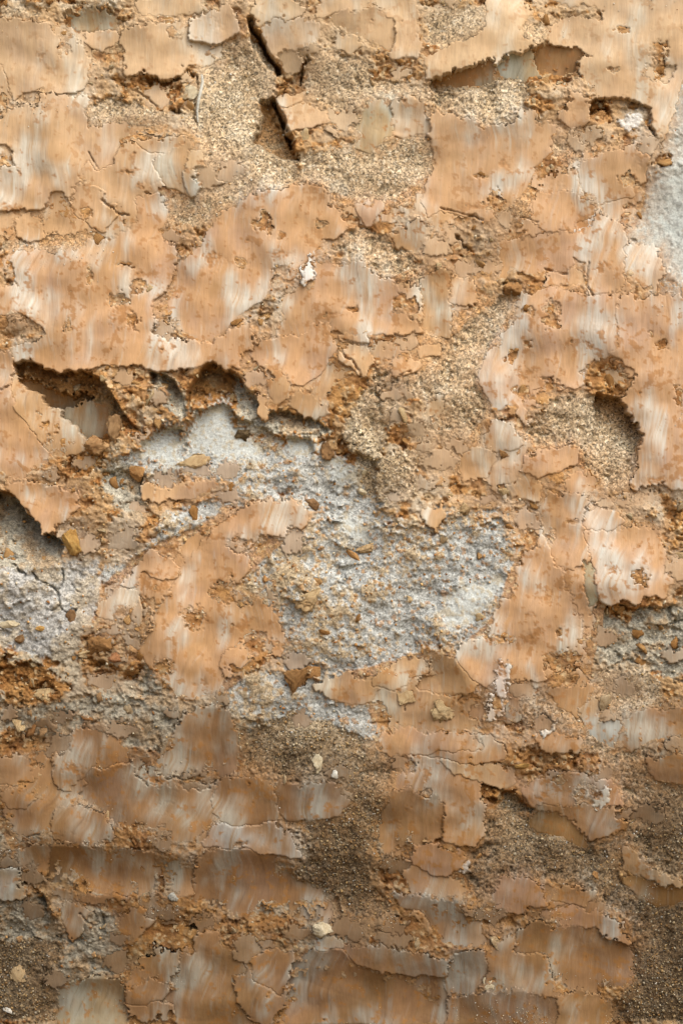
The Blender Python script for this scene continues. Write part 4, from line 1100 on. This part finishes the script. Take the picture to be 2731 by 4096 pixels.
def scatter(name, n, weight, rad, palette, seed, lift=0.35):
    rs = np.random.RandomState(seed)
    w = np.maximum(weight, 0) * (np.gradient(xs)[None, :] * np.gradient(ys)[:, None])
    cdf = np.cumsum(w.ravel())
    pick = np.searchsorted(cdf, rs.rand(n) * cdf[-1])
    i, j = np.unravel_index(np.clip(pick, 0, NX * NY - 1), (NY, NX))
    px = GXX[i, j] + rs.uniform(-2, 2, n)
    py = GYY[i, j] + rs.uniform(-2, 2, n)
    r = rad(rs, n)                                   # mm
    c = world_xyz(px, py, top[i, j] + r * lift)
    q = rs.randn(n, 3, 3)
    # random rotations by Gram-Schmidt
    a = q[:, 0] / np.linalg.norm(q[:, 0], axis=1, keepdims=True)
    b_ = q[:, 1] - (q[:, 1] * a).sum(1, keepdims=True) * a
    b_ /= np.linalg.norm(b_, axis=1, keepdims=True)
    m = np.stack([a, b_, np.cross(a, b_)], 1)
    shp = OCT[None] * rs.uniform(.65, 1.25, (n, 6, 1)) + rs.uniform(-.22, .22, (n, 6, 3))
    shp *= rs.uniform(.6, 1.2, (n, 1, 3))
    co = np.einsum('nvk,nkl->nvl', shp, m) * (r[:, None, None] * .001) + c[:, None, :]
    fa = OCF[None] + (np.arange(n) * 6)[:, None, None]
    pal = np.array([lin(k) for k in palette])
    cl = pal[rs.randint(0, len(pal), n)] * rs.uniform(.6, 1.2, (n, 1)) * low_dark[i, j] ** .45
    me = make_mesh(name, co.reshape(-1, 3).astype(f4), fa.reshape(-1, 3), np.repeat(cl, 6, axis=0), M_GRAIN, False)
    o = link(name, me, bank)
    o['kind'] = 'stuff'
    return o


frame_w = ((GXX > -60) & (GXX < 2790) & (GYY > -60) & (GYY < 4160)).astype(f4)
frame_w = frame_w + .25 * (1 - frame_w) * ((GXX > -700) & (GXX < 3400) & (GYY < 4900))
off = (~on_slab).astype(f4)
SANDC = [(206, 176, 128), (196, 160, 104), (222, 206, 178), (168, 132, 86), (186, 142, 84), (150, 128, 100), (214, 190, 150)]
sw = off * W['sand'] * frame_w * (0.6 + .7 * sstep(-.3, .6, n_mid))
scatter('sand_grains', 14000, sw * (1.05 - low[..., 0]), lambda r, n: .45 + 1.1 * r.rand(n) ** 3, SANDC, 11)
scatter('grit', 14000, sw * low[..., 0], lambda r, n: .6 + 2.2 * r.rand(n) ** 3, SANDC, 15)
scatter('earth_crumbs', 8000, off * (W['rough'] + W['torn'] * 1.2 + W['grey'] + .8 * W['marl'] + .5 * W['lilac']) * frame_w, lambda r, n: .7 + 2.6 * r.rand(n) ** 3,
        [(206, 164, 106), (182, 128, 66), (214, 196, 166), (168, 110, 50), (196, 150, 92)], 12)
dust = on_slab * frame_w * (0.06 + 1.0 * sstep(2200, 3800, GYY) * sstep(-.2, .6, n_mid + .3 * n_lo) + .25 * sstep(.3, .8, n_mid))
scatter('clay_dust', 11000, dust, lambda r, n: .45 + 1.0 * r.rand(n) ** 2.5, [(232, 214, 184), (206, 172, 124), (230, 222, 208), (180, 134, 76)], 13, .5)
chip = off * frame_w * (W['sand'] * sstep(2600, 3600, GYY) + .25 * W['marl'] + .12 * W['sand'])
scatter('white_specks', 700, chip, lambda r, n: .7 + 1.7 * r.rand(n) ** 3, [(236, 232, 226), (228, 216, 200)], 14, .7)

# angular flakes of clay, one object each, sharing a few meshes


def rock(seed, n_cut, flat, sub=2, noise=.05, col0=(200, 150, 90), col1=(170, 112, 54), name='clay_flake'):
    import bmesh
    rs = np.random.RandomState(seed)
    bm = bmesh.new()
    bmesh.ops.create_icosphere(bm, subdivisions=sub, radius=1.0)
    co = np.array([q.co[:] for q in bm.verts])
    for k in range(n_cut):
        d = rs.randn(3)
        d /= np.linalg.norm(d)
        lim = rs.uniform(.36, .74)
        e = co @ d - lim
        co -= np.where(e > 0, e, 0)[:, None] * d[None]
    ph = rs.rand(3, 3) * 6
    nz = sum(np.sin(co @ (rs.randn(3) * f) + ph[i % 3, 0]) / (1 + i) for i, f in enumerate((3, 6, 11)))
    co *= (1 + noise * nz + noise * .8 * rs.randn(len(co)))[:, None]
    co[:, 1] *= flat
    for q, c in zip(bm.verts, co):
        q.co = c
    bm.faces.ensure_lookup_table()
    fa = np.array([[w_.index for w_ in f_.verts] for f_ in bm.faces])
    bm.free()
    t = np.clip(.5 + .4 * nz / 1.6 + .25 * rs.randn(len(co)), 0, 1)[:, None]
    cl = lin(col0)[None] * t + lin(col1)[None] * (1 - t)
    return make_mesh(name, co.astype(f4), fa, cl, M_CLOD, False)


FL = [rock(100 + i, 9, .30 + .1 * (i % 3), 2, .12, *cc_) for i, cc_ in enumerate(
    [((206, 162, 106), (178, 128, 72)), ((188, 138, 80), (152, 104, 54)), ((214, 186, 142), (190, 152, 102)),
     ((178, 128, 70), (146, 98, 48)), ((196, 176, 142), (170, 136, 94)), ((204, 156, 96), (170, 120, 66))])]
FLD = [rock(120 + i, 9, .38, 2, .12, *cc_) for i, cc_ in enumerate(
    [((170, 122, 74), (140, 92, 48)), ((182, 146, 104), (150, 110, 70)), ((190, 166, 132), (150, 120, 84))])]
rs = np.random.RandomState(5)
wgt = off * ((GXX > 0) & (GXX < 2731) & (GYY > 0) & (GYY < 4096)) * (W['torn'] * 1.6 + W['grey'] * .8 + W['rough'] * .55 + W['marl'] * .12) * (cut < 30)
cdf = np.cumsum(wgt.ravel())
pk = np.searchsorted(cdf, rs.rand(290) * cdf[-1])
fi, fj = np.unravel_index(pk, (NY, NX))
for k in range(290):
    i, j = fi[k], fj[k]
    pxk, pyk = float(GXX[i, j]), float(GYY[i, j])
    me = FLD[rs.randint(0, 3)] if pyk > 2750 else FL[rs.randint(0, 6)]
    r = (4.0 + 8.5 * rs.rand() ** 2) * .001
    o = link('clay_flake', me, bank)
    p3 = world_xyz(np.array(pxk), np.array(pyk), np.array(top[i, j] + r * 60))
    o.location = p3.tolist()
    o.rotation_euler = (rs.uniform(-.6, .9), rs.uniform(0, 6.28), rs.uniform(-.5, .5))
    o.scale = (r * rs.uniform(.8, 1.5), r * rs.uniform(.7, 1.2), r * rs.uniform(.6, 1.1))

# ------------------------------------------------------------------ loose clods and stones one can single out
RUST = ((184, 128, 66), (148, 98, 48))
ORG = ((204, 146, 78), (172, 112, 52))
TANC = ((212, 176, 122), (190, 146, 92))
CREAM = ((228, 206, 168), (212, 184, 140))
BRN = ((152, 108, 64), (118, 80, 44))
WHT = ((236, 228, 216), (214, 200, 182))
GRY = ((190, 184, 172), (160, 150, 136))
GOLD = ((204, 152, 70), (176, 120, 46))
CLODS = [
    # name, label, category, tile, x, y, half width, half height, thickness, roll deg, colours, cuts, roughness
    ('clay_clod', 'big crumbly rust-orange clod just below the central grey marl', 'clod', '12', 440, 1140, 72, 92, 42, 15, RUST, 6, .11),
    ('clay_chip', 'smooth brown chip leaning on the right side of the big rust-orange clod', 'chip', '12', 545, 1085, 50, 38, 22, -20, ORG, 9, .02),
    ('clay_nugget', 'dark brown nugget standing alone below the white marl hollow', 'clod', '12', 548, 18, 32, 36, 26, 10, BRN, 8, .06),
    ('clay_chip', 'small finger-shaped orange chip beside the beige chunk in the grey marl', 'chip', '12', 800, 352, 44, 17, 18, 40, ORG, 6, .04),
    ('clay_chunk', 'flat beige chunk casting a shadow in the middle of the grey marl', 'clod', '12', 893, 308, 52, 30, 30, -8, TANC, 8, .07),
    ('clay_pebble', 'tiny orange pebble on the left edge of the grey marl', 'pebble', '12', 250, 492, 14, 26, 16, -25, ORG, 6, .03),
    ('clay_clod', 'knobbly olive-tan clod left of centre in the grey marl', 'clod', '12', 530, 625, 66, 50, 36, 0, TANC, 5, .13),
    ('clay_chip', 'pale elongated chip lying on the dark sand below the marl', 'chip', '13', 585, 85, 28, 52, 20, 22, CREAM, 7, .05),
    ('stone', 'small round white stone right below the pale chip on the sand', 'stone', '13', 682, 165, 19, 21, 16, 0, WHT, 3, .02),
    ('clay_clod', 'pale oval clod lying on the ledge above the lowest brown scoop', 'clod', '13', 632, 1170, 66, 36, 34, 12, CREAM, 6, .05),
    ('clay_clod', 'upright pale tan clod in the dark torn hollow at lower left', 'clod', '03', 1120, 1125, 34, 76, 30, 8, TANC, 7, .09),
    ('clay_flake', 'broad tan flake standing in the sand near the lower left corner', 'flake', '03', 82, 1460, 46, 62, 18, -12, TANC, 8, .05),
    ('stone', 'white stone at the very bottom of the left edge', 'stone', '03', 16, 1692, 24, 22, 18, 0, WHT, 4, .03),
    ('clay_chip', 'small tan finger of clay stuck to the brown smear at lower left', 'chip', '03', 654, 455, 15, 40, 14, 6, TANC, 6, .04),
    ('stone', 'small grey stone at the foot of the long brown scoop', 'stone', '03', 1077, 946, 25, 27, 20, 0, GRY, 5, .03),
    ('clay_chip', 'flat pinkish-tan chip on the left side of the cracked grey earth', 'chip', '02', 72, 782, 52, 24, 20, -5, CREAM, 8, .03),
    ('clay_nugget', 'small brown nugget below the flat pinkish chip at the left edge', 'clod', '02', 112, 872, 24, 28, 20, -25, BRN, 7, .05),
    ('clay_chunk', 'flat pale tan chunk shaped like a wedge above the greyish rubble at left', 'clod', '02', 282, 1215, 60, 40, 26, -10, TANC, 8, .06),
    ('clay_clod', 'rounded amber clod hanging below the dark grey recess at left', 'clod', '02', 440, 245, 50, 72, 36, -18, GOLD, 5, .03),
    ('clay_clod', 'large dark rust clod in the heap at left below the cracked grey earth', 'clod', '02', 595, 930, 78, 66, 46, 0, RUST, 7, .13),
    ('clay_clod', 'blocky orange-brown clod at the right end of the rust heap', 'clod', '02', 835, 1075, 44, 36, 32, 15, ORG, 9, .05),
    ('clay_clod', 'reddish small clod between the rust heap and its blocky neighbour', 'clod', '02', 715, 1000, 42, 30, 28, 8, ((190, 124, 72), (160, 96, 52)), 8, .06),
    ('clay_chip', 'tan rounded chip among grey crumbs above the lower left brown slab', 'chip', '02', 102, 1412, 38, 36, 24, 10, TANC, 7, .05),
    ('clay_chip', 'small yellowish chip on cracked grey earth right of the pinkish chip', 'chip', '02', 250, 803, 24, 14, 12, 0, GOLD, 7, .03),
    ('clay_flake', 'brown pointed flake at the lower end of the branching crack', 'flake', '02', 455, 735, 28, 34, 14, -30, BRN, 8, .03),
    ('clay_block', 'brown block closing the lower right end of the long left crevice', 'clod', '01', 735, 1120, 52, 76, 40, 5, ((178, 132, 82), (142, 100, 58)), 9, .05),
    ('clay_block', 'orange-tan block with a dark gap under it, below the long left crevice', 'clod', '01', 602, 1215, 66, 48, 42, 5, ((196, 146, 90), (164, 112, 60)), 9, .05),
    ('clay_shard', 'dark olive-brown shard lying on the brightest white marl', 'clod', '11', 100, 1147, 52, 30, 26, -6, ((130, 104, 66), (98, 76, 48)), 9, .06),
    ('clay_clod', 'brown clod under the overhang at the right end of the white marl', 'clod', '11', 638, 1240, 36, 48, 34, 0, ((164, 116, 66), (130, 90, 50)), 8, .06),
    ('stone', 'cream angular stone, upper of two below the sand block', 'stone', '11', 870, 1393, 17, 16, 15, 10, CREAM, 9, .02),
    ('stone', 'cream angular stone, lower and larger of two below the sand block', 'stone', '11', 855, 1515, 29, 30, 22, 0, CREAM, 9, .03),
    ('clay_nugget', 'oval orange nugget on marl left of the curved tan flake', 'clod', '01', 865, 1392, 42, 40, 28, -30, ORG, 6, .04),
    ('clay_flake', 'curved tan flake lying on white marl below the cave', 'flake', '01', 1222, 1325, 74, 44, 22, -22, TANC, 7, .07),
    ('clay_clod', 'rust-brown clod tucked under the right-hand ledge beside the sand', 'clod', '21', 500, 240, 56, 40, 36, -8, RUST, 6, .09),
    ('clay_clod', 'dark amber clod at the left rim of the upper right hollow', 'clod', '20', 1030, 728, 42, 34, 28, -15, RUST, 7, .07),
    ('clay_clod', 'pale pinkish clod sitting in sand on the lower right brown slab', 'clod', '23', 362, 1512, 30, 36, 24, 10, CREAM, 6, .06),
    ('clay_pebble', 'round orange pebble on dark sand right of the lower pink slabs', 'pebble', '23', 296, 690, 20, 18, 17, 0, ORG, 4, .02),
    ('clay_chip', 'flat amber chip on torn clay at top of the lower right pink slab', 'chip', '23', 575, 112, 42, 18, 18, -3, GOLD, 8, .03),
    ('clay_pebble', 'small angular tan pebble on sand above the rightmost lower ledge', 'pebble', '23', 1045, 820, 22, 22, 16, 20, ORG, 8, .03),
    ('clay_chunk', 'pale crumbly chunk above the black slit right of centre', 'clod', '12', 1390, 1290, 78, 66, 36, 18, TANC, 5, .12),
    ('clay_chunk', 'tan wedge-shaped chunk left of the pale crumbly chunk', 'clod', '12', 1125, 1225, 56, 66, 30, -10, TANC, 8, .06),
    ('clay_clod', 'glossy amber clod at the top edge of the sand block', 'clod', '11', 832, 858, 44, 38, 28, 0, GOLD, 7, .06),
    ('clay_flake', 'tan leaf-shaped flake left of the thin crack at upper left', 'flake', '00', 1192, 570, 44, 40, 12, 0, CREAM, 8, .04),
    ('clay_flake', 'small pinkish flake below the leaf-shaped flake by the thin crack', 'flake', '00', 1160, 640, 36, 20, 10, -30, ((206, 170, 134), (184, 142, 100)), 8, .03),
    ('clay_pebble', 'small tan pebble left of the pale oval clod near the bottom', 'pebble', '13', 440, 1286, 16, 18, 14, 0, TANC, 7, .03),
    ('clay_chunk', 'brown flaky chunk below the sand at right, above the pink lower slabs', 'clod', '21', 470, 1280, 58, 32, 30, -12, ((176, 122, 64), (140, 92, 44)), 8, .08),
    ('clay_chunk', 'tan splintered chunk hanging at the lower right rim of the sand strip', 'clod', '12', 1500, 60, 58, 36, 30, -20, ((190, 156, 106), (160, 122, 76)), 9, .08),
]
for q, (nm, lab, cat, t, x, y, hw, hh, th, roll, cols, ncut, nz_) in enumerate(CLODS):
    big = max(hw, hh) > 40
    dk = 1.12 - .16 * min(max((TILE[t][1] + y / 1.568 - 2300) / 900, 0), 1)
    cols = [tuple(int((w_ * .82 + .18 * sum(c_) / 3) * dk) for w_ in c_) for c_ in cols]
    me = rock(300 + q, ncut + 3, 1.0, 4 if big else 3, nz_ * 1.0 + .035, cols[0], cols[1], nm)
    o = link(nm, me)
    ox, oy = TILE[t]
    px_, py_ = ox + x / 1.568, oy + y / 1.568
    k = 1.5 * PX / 1.568
    hh_, _, _ = height_at(np.array([px_]), np.array([py_]))
    j0 = np.searchsorted(xs, [px_ - hw * .4, px_ + hw * .4])
    i0 = np.searchsorted(ys, [py_ - hh * .4, py_ + hh * .4])
    hloc = float(np.median(top[i0[0]:i0[1] + 1, j0[0]:j0[1] + 1]))
    o.location = world_xyz(np.array(px_), np.array(py_), np.array(hloc + th * .12 / 1.568 * PX * 1000)).tolist()
    o.scale = (hw * k, th * k, hh * k)
    o.rotation_euler = (0, math.radians(roll), 0)
    o['label'] = lab
    o['category'] = cat

# a pale root hanging in the thin crack at upper left


def tube(name, pts, radii, colr, mat, seg=8):
    co, fa = [], []
    n = len(pts)
    for i, (p, r) in enumerate(zip(pts, radii)):
        a = Vector(pts[min(i + 1, n - 1)]) - Vector(pts[max(i - 1, 0)])
        a.normalize()
        u = a.cross(Vector((0, 1, 0.01))).normalized()
        w = a.cross(u)
        for k in range(seg):
            t = 2 * math.pi * k / seg
            q = Vector(p) + (u * math.cos(t) + w * math.sin(t)) * r * rr.uniform(.85, 1.15)
            co.append(q[:])
    for i in range(n - 1):
        for k in range(seg):
            fa.append((i * seg + k, i * seg + (k + 1) % seg, (i + 1) * seg + (k + 1) % seg, (i + 1) * seg + k))
    return make_mesh(name, np.array(co, f4), np.array(fa), np.tile(lin(colr), (len(co), 1)), mat, True)


rp = P('00', '1262,455 1268,500 1258,560 1246,620 1236,690 1240,760')
rpts = []
for a, b in rp:
    hh_, _, _ = height_at(np.array([a]), np.array([b]))
    rpts.append(world_xyz(np.array(a), np.array(b), np.array(float(hh_[0]) + 2.5)).tolist())
me = tube('root', rpts, [.0018, .0024, .0024, .0022, .0020, .0012], (206, 198, 184), M_CLOD)
o = link('root', me)
o['label'] = 'pale thin root hanging down along the narrow crack at upper left'
o['category'] = 'root'
